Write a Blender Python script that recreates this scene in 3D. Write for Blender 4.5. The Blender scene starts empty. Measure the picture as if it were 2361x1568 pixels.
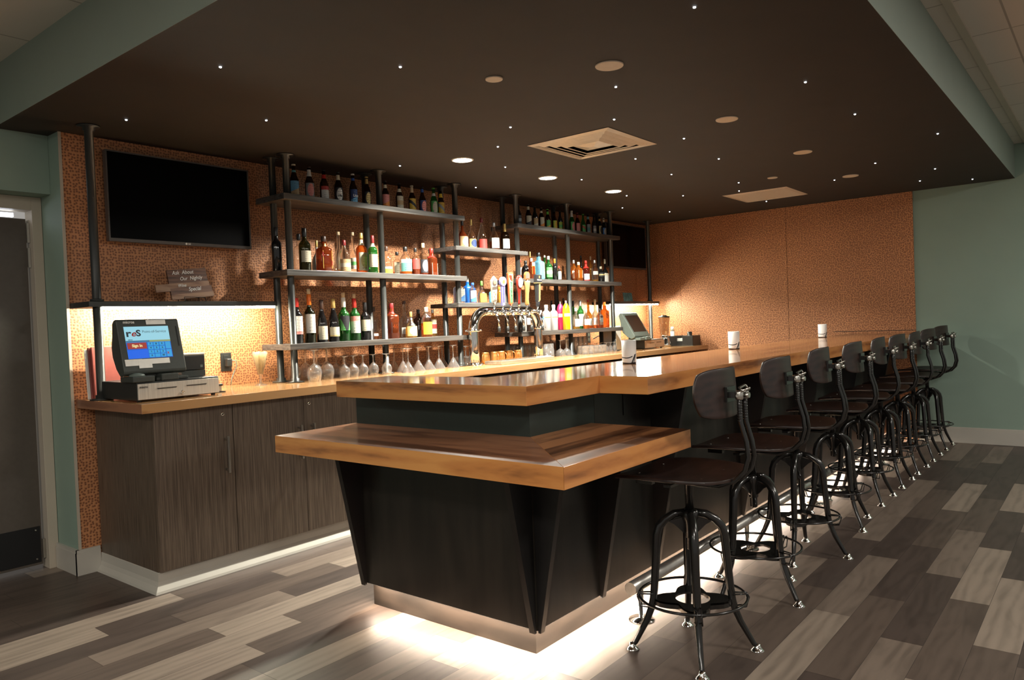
import bpy, bmesh, math, random
from mathutils import Vector, Matrix
random.seed(7)
PI = math.pi
S = bpy.context.scene
COL = S.collection

# ------------------------------------------------------------------ camera
cam_d = bpy.data.cameras.new('camera')
cam = bpy.data.objects.new('camera', cam_d)
COL.objects.link(cam)
cam_d.sensor_width = 36.0
cam_d.sensor_fit = 'HORIZONTAL'
cam_d.lens = 36.0 * 1727.6 / 2361.0
cam_d.clip_start = 0.05
yaw, pitch, roll = 0.890822, -0.0205699, -0.0385746
f_ = Vector((math.sin(yaw) * math.cos(pitch), math.cos(yaw) * math.cos(pitch), math.sin(pitch)))
r0 = Vector((math.cos(yaw), -math.sin(yaw), 0.0))
u0 = r0.cross(f_)
r_ = math.cos(roll) * r0 + math.sin(roll) * u0
u_ = -math.sin(roll) * r0 + math.cos(roll) * u0
M = Matrix.Identity(4)
for i in range(3):
    M[i][0] = r_[i]; M[i][1] = u_[i]; M[i][2] = -f_[i]
M.translation = Vector((0, 0, 1.29))
cam.matrix_world = M
S.camera = cam

# ------------------------------------------------------------------ render look
S.view_settings.view_transform = 'Standard'
S.view_settings.look = 'None'
S.view_settings.gamma = 1.0
S.view_settings.exposure = 0.0
S.view_settings.use_curve_mapping = False
S.cycles.transparent_max_bounces = 32
S.cycles.sample_clamp_indirect = 6.0
S.cycles.caustics_reflective = False
S.cycles.caustics_refractive = False

# ------------------------------------------------------------------ world and lamps
W = bpy.data.worlds.new('world'); S.world = W
W.use_nodes = True
W.node_tree.nodes['Background'].inputs[0].default_value = (1.0, 0.95, 0.88, 1)
W.node_tree.nodes['Background'].inputs[1].default_value = 0.34

def area(name, loc, sx, sy, power, color, rot=(0, 0, 0), spread=PI):
    d = bpy.data.lights.new(name, 'AREA'); d.shape = 'RECTANGLE'
    d.size = sx; d.size_y = sy; d.energy = power; d.color = color; d.spread = spread
    o = bpy.data.objects.new(name, d); COL.objects.link(o)
    o.location = loc; o.rotation_euler = rot
    return o
ROOM = (1.0, 0.95, 0.86)
# recessed ceiling troffers of the dining room, all above and behind the camera
for (x, y, p) in ((0.3, -0.6, 68), (-1.7, 1.6, 66), (-1.7, -1.2, 50), (3.2, -1.6, 74), (6.2, -1.6, 70), (-2.6, 3.4, 24)):
    area('room_troffer', (x, y, 2.735), 0.55, 0.55, p, ROOM)
# warm LED tape under the lip of the bar front, shining on the floor
TAPE = (1.0, 0.83, 0.66)
area('bar_tape_end', (2.2525, 2.24, 0.112), 0.012, 0.96, 11, TAPE, spread=math.radians(172))
area('bar_tape_front', (5.2, 1.7525, 0.112), 5.9, 0.012, 66, TAPE, spread=math.radians(172))
# three recessed downlights over the back counter
for i, (x, y) in enumerate(((3.86, 3.50), (4.84, 3.485), (5.80, 3.465))):
    d = bpy.data.lights.new('downlight_lamp', 'AREA'); d.shape = 'DISK'; d.size = 0.115
    d.energy = 108; d.color = (1.0, 0.96, 0.84); d.spread = math.radians(138)
    o = bpy.data.objects.new('downlight_lamp', d); COL.objects.link(o)
    o.location = (x, y, 2.4335)
# ------------------------------------------------------------------ helpers
def tag(o, label=None, cat=None, group=None, kind=None):
    if label: o['label'] = label
    if cat: o['category'] = cat
    if group: o['group'] = group
    if kind: o['kind'] = kind
    return o

def link(name, me, mats=(), parent=None, loc=None, rot=None):
    o = bpy.data.objects.new(name, me); COL.objects.link(o)
    for m in (mats if isinstance(mats, (list, tuple)) else (mats,)):
        me.materials.append(m)
    if parent is not None: o.parent = parent
    if loc is not None: o.location = loc
    if rot is not None: o.rotation_euler = rot
    return o

class B:
    """collects shapes into one mesh"""
    def __init__(s): s.bm = bmesh.new(); s.mi = 0
    def _f(s, vs, smooth=False):
        try:
            f = s.bm.faces.new(vs)
        except ValueError:
            return
        f.material_index = s.mi; f.smooth = smooth
    def box(s, x0, x1, y0, y1, z0, z1, T=None):
        P = [(x0, y0, z0), (x1, y0, z0), (x1, y1, z0), (x0, y1, z0), (x0, y0, z1), (x1, y0, z1), (x1, y1, z1), (x0, y1, z1)]
        v = [s.bm.verts.new(T @ Vector(p) if T else p) for p in P]
        for q in ((3, 2, 1, 0), (4, 5, 6, 7), (0, 1, 5, 4), (1, 2, 6, 5), (2, 3, 7, 6), (3, 0, 4, 7)):
            s._f([v[i] for i in q])
        return s
    def prism(s, poly, z0, z1, T=None, smooth=False):
        n = len(poly)
        g = (lambda p: T @ Vector(p)) if T else (lambda p: p)
        a = [s.bm.verts.new(g((x, y, z0))) for x, y in poly]
        b = [s.bm.verts.new(g((x, y, z1))) for x, y in poly]
        s._f(a[::-1]); s._f(b)
        for i in range(n):
            j = (i + 1) % n
            s._f([a[i], a[j], b[j], b[i]], smooth)
        return s
    def lathe(s, prof, seg=20, c=(0, 0, 0), T=None, sq=0.0, a0=0.0, a1=2 * PI, cap=True, mat_at=None):
        """prof: (r, z) list from bottom to top"""
        full = abs(a1 - a0 - 2 * PI) < 1e-6
        n = seg if full else seg + 1
        rings = []
        for r, z in prof:
            ring = []
            for i in range(n):
                a = a0 + (a1 - a0) * i / seg
                ca, sa = math.cos(a), math.sin(a)
                k = 1.0
                if sq: k = 1.0 / (abs(ca) ** (2 / (1 - sq * 0.85)) + abs(sa) ** (2 / (1 - sq * 0.85))) ** ((1 - sq * 0.85) / 2)
                p = Vector((c[0] + r * ca * k, c[1] + r * sa * k, c[2] + z))
                ring.append(s.bm.verts.new(T @ p if T else p))
            rings.append(ring)
        for k in range(len(rings) - 1):
            if mat_at: s.mi = mat_at(prof[k][1])
            for i in range(seg):
                j = (i + 1) % n
                s._f([rings[k][i], rings[k][j], rings[k + 1][j], rings[k + 1][i]], True)
        if cap and full:
            if mat_at: s.mi = mat_at(prof[0][1])
            if prof[0][0] > 1e-5: s._f(rings[0][::-1])
            if mat_at: s.mi = mat_at(prof[-1][1])
            if prof[-1][0] > 1e-5: s._f(rings[-1])
        return s
    def tube(s, pts, r, seg=8, closed=False, cap=True, flat=1.0):
        pts = [Vector(p) for p in pts]
        n = len(pts)
        rr = r if isinstance(r, (list, tuple)) else [r] * n
        rings = []; up = None
        for i, p in enumerate(pts):
            if closed: t = pts[(i + 1) % n] - pts[i - 1]
            else: t = pts[min(i + 1, n - 1)] - pts[max(i - 1, 0)]
            t.normalize()
            if up is None:
                up = Vector((0, 0, 1)) if abs(t.z) < 0.9 else Vector((1, 0, 0))
            a = t.cross(up)
            if a.length < 1e-4: a = t.cross(Vector((0, 1, 0)))
            a.normalize(); b = a.cross(t).normalized(); up = b
            rings.append([s.bm.verts.new(p + rr[i] * (math.cos(2 * PI * k / seg) * a + flat * math.sin(2 * PI * k / seg) * b)) for k in range(seg)])
        m = n if closed else n - 1
        for i in range(m):
            A, Bq = rings[i], rings[(i + 1) % n]
            for k in range(seg):
                s._f([A[k], A[(k + 1) % seg], Bq[(k + 1) % seg], Bq[k]], True)
        if cap and not closed:
            s._f(rings[0][::-1]); s._f(rings[-1])
        return s
    def grid(s, fn, nu, nv, smooth=True):
        v = [[s.bm.verts.new(fn(i / nu, j / nv)) for j in range(nv + 1)] for i in range(nu + 1)]
        for i in range(nu):
            for j in range(nv):
                s._f([v[i][j], v[i + 1][j], v[i + 1][j + 1], v[i][j + 1]], smooth)
        return s
    def done(s, name, mats, parent=None, loc=None, rot=None, bevel=0, solid=0, seg=2):
        me = bpy.data.meshes.new(name)
        bmesh.ops.recalc_face_normals(s.bm, faces=s.bm.faces[:])
        s.bm.to_mesh(me); s.bm.free()
        o = link(name, me, mats, parent, loc, rot)
        if solid:
            m = o.modifiers.new('solid', 'SOLIDIFY'); m.thickness = solid; m.offset = 0
        if bevel:
            m = o.modifiers.new('bevel', 'BEVEL'); m.width = bevel; m.segments = seg; m.limit_method = 'ANGLE'; m.angle_limit = math.radians(40)
        return o

def empty(name, loc=(0, 0, 0), rz=0.0):
    o = bpy.data.objects.new(name, None); COL.objects.link(o)
    o.empty_display_size = 0.05; o.location = loc; o.rotation_euler = (0, 0, rz)
    return o

def copy_tree(o, parent=None):
    c = o.copy(); COL.objects.link(c)
    if parent is not None: c.parent = parent
    for ch in list(o.children): copy_tree(ch, c)
    return c

def circle(r, n=24, cx=0, cy=0): return [(cx + r * math.cos(2 * PI * i / n), cy + r * math.sin(2 * PI * i / n)) for i in range(n)]

def text(name, s, size, mat, parent, loc, rot, depth=0.0006, shear=0.0, align='CENTER', sx=1.0, bold=0.0):
    cu = bpy.data.curves.new('t', 'FONT'); cu.body = s; cu.size = size; cu.extrude = depth
    cu.align_x = align; cu.align_y = 'CENTER'; cu.shear = shear; cu.resolution_u = 3; cu.offset = bold
    t = bpy.data.objects.new('t', cu); COL.objects.link(t)
    dg = bpy.context.evaluated_depsgraph_get(); dg.update()
    me = bpy.data.meshes.new_from_object(t.evaluated_get(dg))
    bpy.data.objects.remove(t); bpy.data.curves.remove(cu)
    me.materials.clear(); me.name = name
    o = link(name, me, mat, parent, loc, rot); o.scale = (sx, 1, 1)
    return o

# ------------------------------------------------------------------ materials
MATS = {}
def nt(name):
    m = bpy.data.materials.new(name); m.use_nodes = True
    t = m.node_tree; b = t.nodes['Principled BSDF']
    return m, t, b
def N(t, kind, **kw):
    n = t.nodes.new(kind)
    for k, v in kw.items(): setattr(n, k, v)
    return n
def ramp(t, stops, interp='LINEAR'):
    n = t.nodes.new('ShaderNodeValToRGB'); n.color_ramp.interpolation = interp
    e = n.color_ramp.elements
    e[0].position, e[0].color = stops[0][0], (*stops[0][1], 1)
    e[1].position, e[1].color = stops[1][0], (*stops[1][1], 1)
    for p, c in stops[2:]:
        x = e.new(p); x.color = (*c, 1)
    return n
def basic(name, col, rough=0.5, metal=0.0, spec=0.5, coat=0.0, var=0.06, scale=40.0, bump=0.0):
    """plain painted / plastic / metal surface with faint procedural variation"""
    m, t, b = nt(name)
    tc = N(t, 'ShaderNodeTexCoord'); no = N(t, 'ShaderNodeTexNoise'); no.inputs['Scale'].default_value = scale
    t.links.new(tc.outputs['Object'], no.inputs['Vector'])
    c0 = tuple(max(0, x * (1 - var)) for x in col); c1 = tuple(min(1, x * (1 + var)) for x in col)
    rp = ramp(t, [(0.3, c0), (0.7, c1)])
    t.links.new(no.outputs['Fac'], rp.inputs['Fac']); t.links.new(rp.outputs['Color'], b.inputs['Base Color'])
    b.inputs['Roughness'].default_value = rough; b.inputs['Metallic'].default_value = metal
    b.inputs['Specular IOR Level'].default_value = spec
    if coat: b.inputs['Coat Weight'].default_value = coat; b.inputs['Coat Roughness'].default_value = 0.08
    if bump:
        bp = N(t, 'ShaderNodeBump'); bp.inputs['Strength'].default_value = bump; bp.inputs['Distance'].default_value = 0.002
        t.links.new(no.outputs['Fac'], bp.inputs['Height']); t.links.new(bp.outputs['Normal'], b.inputs['Normal'])
    return m
def emit(name, col, strength):
    m, t, b = nt(name)
    b.inputs['Base Color'].default_value = (0.015, 0.015, 0.015, 1)
    b.inputs['Emission Color'].default_value = (*col, 1); b.inputs['Emission Strength'].default_value = strength
    return m
def glassy(name, tint, rough=0.02, edge=0.35, body=0.0, bodycol=(1, 1, 1)):
    """thin-walled glass: see-through tint with sharper reflections towards its edges"""
    m = bpy.data.materials.new(name); m.use_nodes = True; t = m.node_tree; t.nodes.clear()
    out = N(t, 'ShaderNodeOutputMaterial'); tr = N(t, 'ShaderNodeBsdfTransparent'); gl = N(t, 'ShaderNodeBsdfGlossy')
    lw = N(t, 'ShaderNodeLayerWeight'); lw.inputs['Blend'].default_value = edge
    rp = ramp(t, [(0.0, (0.05,) * 3), (0.55, (0.12,) * 3), (1.0, (0.80,) * 3)])
    mx = N(t, 'ShaderNodeMixShader')
    tr.inputs['Color'].default_value = (*tint, 1); gl.inputs['Roughness'].default_value = rough
    gl.inputs['Color'].default_value = (1, 1, 1, 1)
    t.links.new(lw.outputs['Facing'], rp.inputs['Fac']); t.links.new(rp.outputs['Color'], mx.inputs['Fac'])
    rf = N(t, 'ShaderNodeBsdfGlass'); rf.inputs['Color'].default_value = (*[c ** .5 for c in tint], 1); rf.inputs['IOR'].default_value = 1.42; rf.inputs['Roughness'].default_value = rough * .5
    m0 = N(t, 'ShaderNodeMixShader'); m0.inputs['Fac'].default_value = 0.5
    t.links.new(tr.outputs[0], m0.inputs[1]); t.links.new(rf.outputs[0], m0.inputs[2])
    t.links.new(m0.outputs[0], mx.inputs[1]); t.links.new(gl.outputs[0], mx.inputs[2])
    last = mx
    if body:
        df = N(t, 'ShaderNodeBsdfDiffuse'); df.inputs['Color'].default_value = (*bodycol, 1)
        m2 = N(t, 'ShaderNodeMixShader'); m2.inputs['Fac'].default_value = body
        t.links.new(mx.outputs[0], m2.inputs[1]); t.links.new(df.outputs[0], m2.inputs[2]); last = m2
    t.links.new(last.outputs[0], out.inputs['Surface'])
    return m

def copper_mat():
    m, t, b = nt('hammered_copper')
    tc = N(t, 'ShaderNodeTexCoord'); vo = N(t, 'ShaderNodeTexVoronoi', voronoi_dimensions='2D'); vo.inputs['Scale'].default_value = 62; vo.inputs['Randomness'].default_value = 0.6
    sp = N(t, 'ShaderNodeSeparateXYZ'); cb = N(t, 'ShaderNodeCombineXYZ'); ad = N(t, 'ShaderNodeMath', operation='ADD')
    t.links.new(tc.outputs['Object'], sp.inputs[0]); t.links.new(sp.outputs['X'], ad.inputs[0]); t.links.new(sp.outputs['Y'], ad.inputs[1])
    t.links.new(ad.outputs[0], cb.inputs[0]); t.links.new(sp.outputs['Z'], cb.inputs[1]); t.links.new(cb.outputs[0], vo.inputs['Vector'])
    nz = N(t, 'ShaderNodeTexNoise'); nz.inputs['Scale'].default_value = 1.7; nz.inputs['Detail'].default_value = 4
    t.links.new(tc.outputs['Object'], nz.inputs['Vector'])
    rp = ramp(t, [(0.14, (0.20, 0.070, 0.032)), (0.50, (0.58, 0.262, 0.115))])
    t.links.new(vo.outputs['Distance'], rp.inputs['Fac'])
    r2 = ramp(t, [(0.3, (0.88, 0.86, 0.85)), (0.7, (1.08, 1.06, 1.04))])
    t.links.new(nz.outputs['Fac'], r2.inputs['Fac'])
    mx = N(t, 'ShaderNodeMix', data_type='RGBA', blend_type='MULTIPLY'); mx.inputs['Factor'].default_value = 1
    t.links.new(rp.outputs['Color'], mx.inputs['A']); t.links.new(r2.outputs['Color'], mx.inputs['B'])
    t.links.new(mx.outputs['Result'], b.inputs['Base Color'])
    b.inputs['Metallic'].default_value = 0.1; b.inputs['Roughness'].default_value = 0.5
    bp = N(t, 'ShaderNodeBump'); bp.inputs['Strength'].default_value = 0.5; bp.inputs['Distance'].default_value = 0.003
    t.links.new(vo.outputs['Distance'], bp.inputs['Height']); t.links.new(bp.outputs['Normal'], b.inputs['Normal'])
    return m

def wood_mat(name, light, mid, dark, axis='X', scale=1.0, rough=0.22, coat=0.35, board=0.0, seed=0.0, boardaxis='Y', spec=0.5):
    """walnut butcher block: long grain, darker heartwood patches, optional boards"""
    m, t, b = nt(name)
    tc = N(t, 'ShaderNodeTexCoord'); mp = N(t, 'ShaderNodeMapping')
    sc = {'X': (1.1, 7, 7), 'Y': (7, 1.1, 7), 'Z': (9, 9, 0.9)}[axis]
    mp.inputs['Scale'].default_value = tuple(x * scale for x in sc); mp.inputs['Location'].default_value = (seed, seed * 2, seed)
    t.links.new(tc.outputs['Object'], mp.inputs['Vector'])
    n1 = N(t, 'ShaderNodeTexNoise'); n1.inputs['Scale'].default_value = 1.6; n1.inputs['Detail'].default_value = 5; n1.inputs['Distortion'].default_value = 1.1
    n2 = N(t, 'ShaderNodeTexNoise'); n2.inputs['Scale'].default_value = 14; n2.inputs['Detail'].default_value = 3
    wv = N(t, 'ShaderNodeTexWave'); wv.wave_type = 'BANDS'; wv.bands_direction = {'X': 'Z', 'Y': 'Z', 'Z': 'X'}[axis]
    wv.inputs['Scale'].default_value = 0.9; wv.inputs['Distortion'].default_value = 7; wv.inputs['Detail'].default_value = 3; wv.inputs['Detail Scale'].default_value = 1.0
    for n in (n1, n2, wv): t.links.new(mp.outputs['Vector'], n.inputs['Vector'])
    last = tc.outputs['Object']
    def ma(i, k, c):
        n = N(t, 'ShaderNodeMath', operation='MULTIPLY_ADD'); n.inputs[1].default_value = k
        t.links.new(i, n.inputs[0])
        if isinstance(c, float): n.inputs[2].default_value = c
        else: t.links.new(c, n.inputs[2])
        return n.outputs[0]
    fac = ma(n2.outputs['Fac'], 0.30, ma(wv.outputs['Fac'], 0.30, ma(n1.outputs['Fac'], 1.6, 0.42 - 0.80 - 0.15 - 0.15)))
    if board:
        sp = N(t, 'ShaderNodeSeparateXYZ'); t.links.new(tc.outputs['Object'], sp.inputs[0])
        dv = N(t, 'ShaderNodeMath', operation='DIVIDE'); dv.inputs[1].default_value = board
        fl = N(t, 'ShaderNodeMath', operation='FLOOR'); wn = N(t, 'ShaderNodeTexWhiteNoise', noise_dimensions='1D')
        t.links.new(sp.outputs[boardaxis], dv.inputs[0]); t.links.new(dv.outputs[0], fl.inputs[0]); t.links.new(fl.outputs[0], wn.inputs['W'])
        a3 = N(t, 'ShaderNodeMath', operation='MULTIPLY_ADD'); a3.inputs[1].default_value = 0.45; 
        t.links.new(wn.outputs['Value'], a3.inputs[0]); t.links.new(fac, a3.inputs[2])
        a4 = N(t, 'ShaderNodeMath', operation='SUBTRACT'); a4.inputs[1].default_value = 0.345
        t.links.new(a3.outputs[0], a4.inputs[0]); fac = a4.outputs[0]
    rp = ramp(t, [(0.25, light), (0.52, mid), (0.80, dark)])
    t.links.new(fac, rp.inputs['Fac']); t.links.new(rp.outputs['Color'], b.inputs['Base Color'])
    b.inputs['Roughness'].default_value = rough; b.inputs['Coat Weight'].default_value = coat; b.inputs['Coat Roughness'].default_value = 0.06
    b.inputs['Specular IOR Level'].default_value = spec
    return m

def floor_mat(name, tone, figure):
    """one tone of the mixed-tone vinyl plank, with grain that shifts from row to row"""
    m, t, b = nt(name)
    tc = N(t, 'ShaderNodeTexCoord'); sp = N(t, 'ShaderNodeSeparateXYZ'); t.links.new(tc.outputs['Object'], sp.inputs[0])
    dv = N(t, 'ShaderNodeMath', operation='DIVIDE'); dv.inputs[1].default_value = 0.15; t.links.new(sp.outputs['Y'], dv.inputs[0])
    fl = N(t, 'ShaderNodeMath', operation='FLOOR'); t.links.new(dv.outputs[0], fl.inputs[0])
    w1 = N(t, 'ShaderNodeTexWhiteNoise', noise_dimensions='1D'); t.links.new(fl.outputs[0], w1.inputs['W'])
    off = N(t, 'ShaderNodeVectorMath', operation='MULTIPLY_ADD'); off.inputs[1].default_value = (9, 9, 9)
    t.links.new(w1.outputs['Color'], off.inputs[0]); t.links.new(tc.outputs['Object'], off.inputs[2])
    mp = N(t, 'ShaderNodeMapping'); mp.inputs['Scale'].default_value = (1.5, 8, 1); t.links.new(off.outputs[0], mp.inputs['Vector'])
    n1 = N(t, 'ShaderNodeTexNoise'); n1.inputs['Scale'].default_value = 1.7; n1.inputs['Detail'].default_value = 6; n1.inputs['Distortion'].default_value = 1.2
    wv = N(t, 'ShaderNodeTexWave'); wv.bands_direction = 'Y'; wv.inputs['Scale'].default_value = 0.9; wv.inputs['Distortion'].default_value = 9; wv.inputs['Detail'].default_value = 2; wv.inputs['Detail Scale'].default_value = 0.8
    t.links.new(mp.outputs[0], n1.inputs['Vector']); t.links.new(mp.outputs[0], wv.inputs['Vector'])
    ad = N(t, 'ShaderNodeMath', operation='MULTIPLY_ADD'); ad.inputs[1].default_value = figure
    t.links.new(wv.outputs['Fac'], ad.inputs[0]); t.links.new(n1.outputs['Fac'], ad.inputs[2])
    k0 = tuple(c * 0.72 for c in tone); k1 = tuple(c * 1.12 for c in tone)
    g = ramp(t, [(0.36, k0), (0.55 + figure * .4, tone), (0.78 + figure * .6, k1)]); t.links.new(ad.outputs[0], g.inputs['Fac'])
    t.links.new(g.outputs['Color'], b.inputs['Base Color'])
    b.inputs['Roughness'].default_value = 0.42; b.inputs['Specular IOR Level'].default_value = 0.4
    return m

def tile_ceiling_mat():
    m, t, b = nt('acoustic_tile')
    tc = N(t, 'ShaderNodeTexCoord'); br = N(t, 'ShaderNodeTexBrick'); br.offset = 0.0; br.squash = 1.0
    mp = N(t, 'ShaderNodeMapping'); mp.inputs['Location'].default_value = (0.1, 0.20, 0)
    t.links.new(tc.outputs['Object'], mp.inputs['Vector']); t.links.new(mp.outputs[0], br.inputs['Vector'])
    br.inputs['Scale'].default_value = 1; br.inputs['Brick Width'].default_value = 0.61; br.inputs['Row Height'].default_value = 0.61
    br.inputs['Mortar Size'].default_value = 0.006; br.inputs['Mortar Smooth'].default_value = 0.3
    br.inputs['Color1'].default_value = (0.70, 0.66, 0.60, 1); br.inputs['Color2'].default_value = (0.67, 0.63, 0.57, 1); br.inputs['Mortar'].default_value = (0.40, 0.37, 0.33, 1)
    t.links.new(br.outputs['Color'], b.inputs['Base Color']); b.inputs['Roughness'].default_value = 0.9
    no = N(t, 'ShaderNodeTexNoise'); no.inputs['Scale'].default_value = 160; t.links.new(tc.outputs['Object'], no.inputs['Vector'])
    bp = N(t, 'ShaderNodeBump'); bp.inputs['Strength'].default_value = 0.25; bp.inputs['Distance'].default_value = 0.002
    t.links.new(no.outputs['Fac'], bp.inputs['Height']); t.links.new(bp.outputs['Normal'], b.inputs['Normal'])
    return m

def streak_mat(name, c0, c1, scale=(160, 160, 3), rough=0.5, metal=0.0, spec=0.5, lo=0.35, hi=0.65):
    m, t, b = nt(name)
    tc = N(t, 'ShaderNodeTexCoord'); mp = N(t, 'ShaderNodeMapping'); mp.inputs['Scale'].default_value = scale
    no = N(t, 'ShaderNodeTexNoise'); no.inputs['Scale'].default_value = 1; no.inputs['Detail'].default_value = 4
    t.links.new(tc.outputs['Object'], mp.inputs['Vector']); t.links.new(mp.outputs[0], no.inputs['Vector'])
    rp = ramp(t, [(lo, c0), (hi, c1)]); t.links.new(no.outputs['Fac'], rp.inputs['Fac']); t.links.new(rp.outputs['Color'], b.inputs['Base Color'])
    b.inputs['Roughness'].default_value = rough; b.inputs['Metallic'].default_value = metal; b.inputs['Specular IOR Level'].default_value = spec
    return m

mCopper = copper_mat()
mFloors = [floor_mat('plank_dark', (0.072, 0.053, 0.044), .05), floor_mat('plank_brown', (0.105, 0.078, 0.062), .12),
           floor_mat('plank_taupe', (0.18, 0.139, 0.110), .08), floor_mat('plank_light', (0.255, 0.203, 0.160), .22), basic('plank_joint', (0.05, 0.04, 0.034), .7)]
mTile = tile_ceiling_mat()
mGreen = basic('sage_green_paint', (0.265, 0.36, 0.295), 0.62, var=0.03, scale=3)
mSoffit = basic('sage_green_paint_soffit', (0.275, 0.33, 0.285), 0.62, var=0.03, scale=3)
mBlackCeil = basic('black_ceiling_paint', (0.031, 0.025, 0.020), 0.75, var=0.05, scale=6, spec=0.3)
mCream = basic('cream_trim_paint', (0.50, 0.44, 0.35), 0.5, var=0.03, scale=5)
mBase = basic('white_baseboard_vinyl', (0.52, 0.49, 0.43), 0.35, var=0.03, scale=5)
mTopX = wood_mat('walnut_top_along_bar', (0.44, 0.20, 0.07), (0.27, 0.11, 0.04), (0.10, 0.038, 0.016), 'X', board=0.115, seed=3.1, rough=0.16, coat=0.6)
mEdgeLitX = wood_mat('walnut_lit_edge_along_bar', (0.60, 0.25, 0.075), (0.47, 0.178, 0.052), (0.19, 0.068, 0.024), 'X', seed=1.7, scale=0.75)  # same walnut as the tops, room light on the edge put into colour
mEdgeLitY = wood_mat('walnut_lit_edge_across_bar', (0.66, 0.295, 0.082), (0.54, 0.212, 0.058), (0.19, 0.070, 0.024), 'Y', seed=5.2, scale=0.7)  # brighter than the tops: room light on this side painted in
mTopY = wood_mat('walnut_top_across_bar', (0.34, 0.15, 0.075), (0.24, 0.10, 0.052), (0.11, 0.045, 0.025), 'Y', board=0.12, seed=2.2, rough=0.32, coat=0.3, boardaxis='X')
mLedgeX = wood_mat('walnut_ledge_along_bar', (0.46, 0.20, 0.085), (0.22, 0.092, 0.042), (0.085, 0.034, 0.017), 'X', board=0.085, seed=8.2, rough=0.32, coat=0.3)
mCounter = wood_mat('maple_counter', (0.46, 0.25, 0.105), (0.36, 0.18, 0.072), (0.19, 0.085, 0.033), 'X', board=0.09, seed=4.4, rough=0.2, coat=0.5)
mPanel = streak_mat('black_stained_panel', (0.010, 0.0085, 0.007), (0.022, 0.018, 0.014), (14, 14, 2), 0.34)
mPanelFin = basic('black_fin_paint', (0.008, 0.007, 0.0065), 0.42, var=0.1)
mRiser = basic('dark_green_riser_paint', (0.020, 0.030, 0.026), 0.45, var=0.06)
mCab = streak_mat('grey_brown_laminate', (0.064, 0.045, 0.032), (0.150, 0.110, 0.078), (230, 230, 5), 0.42)
mKick = streak_mat('brushed_bronze_kick', (0.012, 0.0085, 0.006), (0.030, 0.021, 0.015), (3, 3, 14), 0.5, 0.0)
mSteelDark = basic('raw_black_steel', (0.030, 0.031, 0.029), 0.36, 0.3, var=0.08, scale=9)
mShelfEdge = streak_mat('raw_steel_shelf', (0.055, 0.052, 0.049), (0.13, 0.122, 0.112), (3, 25, 60), 0.40, 0.4)
mSteel = streak_mat('brushed_stainless', (0.55, 0.52, 0.47), (0.74, 0.70, 0.63), (200, 4, 4), 0.26, 1.0)
mChrome = basic('chrome', (0.86, 0.85, 0.82), 0.07, 1.0, var=0.02)
mNickel = basic('satin_nickel', (0.55, 0.53, 0.48), 0.28, 1.0, var=0.03)
mBlackPlastic = basic('black_plastic', (0.016, 0.017, 0.016), 0.38)
mPosPlastic = basic('charcoal_register_plastic', (0.040, 0.046, 0.040), 0.4, var=0.05)
mPosGrey = basic('grey_green_register_plastic', (0.12, 0.15, 0.13), 0.4, var=0.05)
mScreenOff = basic('dark_screen_glass', (0.035, 0.024, 0.018), 0.12)
mTV = basic('tv_screen_glass', (0.0015, 0.0015, 0.0015), 0.25, spec=0.06)
mTVFrame = basic('tv_bezel_grey', (0.085, 0.075, 0.068), 0.4, 0.2)
mStoolMetal = basic('stool_black_enamel', (0.010, 0.009, 0.008), 0.22, 0.0, coat=0.3)
mStoolWood = wood_mat('stool_dark_walnut', (0.026, 0.012, 0.009), (0.018, 0.0085, 0.0065), (0.009, 0.005, 0.004), 'X', scale=1.6, rough=0.4, coat=0.08)
mWhite = basic('white_paper', (0.80, 0.78, 0.72), 0.7, var=0.04)
mCreamDisc = basic('cream_ceiling_plate', (0.74, 0.64, 0.52), 0.6, var=0.03)
mVent = basic('vent_enamel', (0.80, 0.74, 0.62), 0.3, 0.1, var=0.04)
mDark = basic('void_black', (0.004, 0.004, 0.004), 0.8)
mChalk = basic('white_chalk_marker', (0.85, 0.84, 0.80), 0.8)
mGlass = glassy('clear_glass', (0.965, 0.965, 0.95), rough=.05, edge=0.46, body=.05)
mStar = emit('star_light', (0.88, 0.93, 1.0), 14)
mDown = emit('downlight_lens', (1.0, 0.98, 0.90), 60)
mStrip = emit('led_strip', (1.0, 0.96, 0.76), 360)
mCopperMug = basic('polished_copper', (0.90, 0.46, 0.15), 0.26, 0.85, var=0.06)
# ------------------------------------------------------------------ setting
CZ = 2.44; RZ = 2.75
XR = 8.2; YB = 4.48; YH = 4.62; XL = 1.68
def struct(o): o['kind'] = 'structure'; return o

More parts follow.
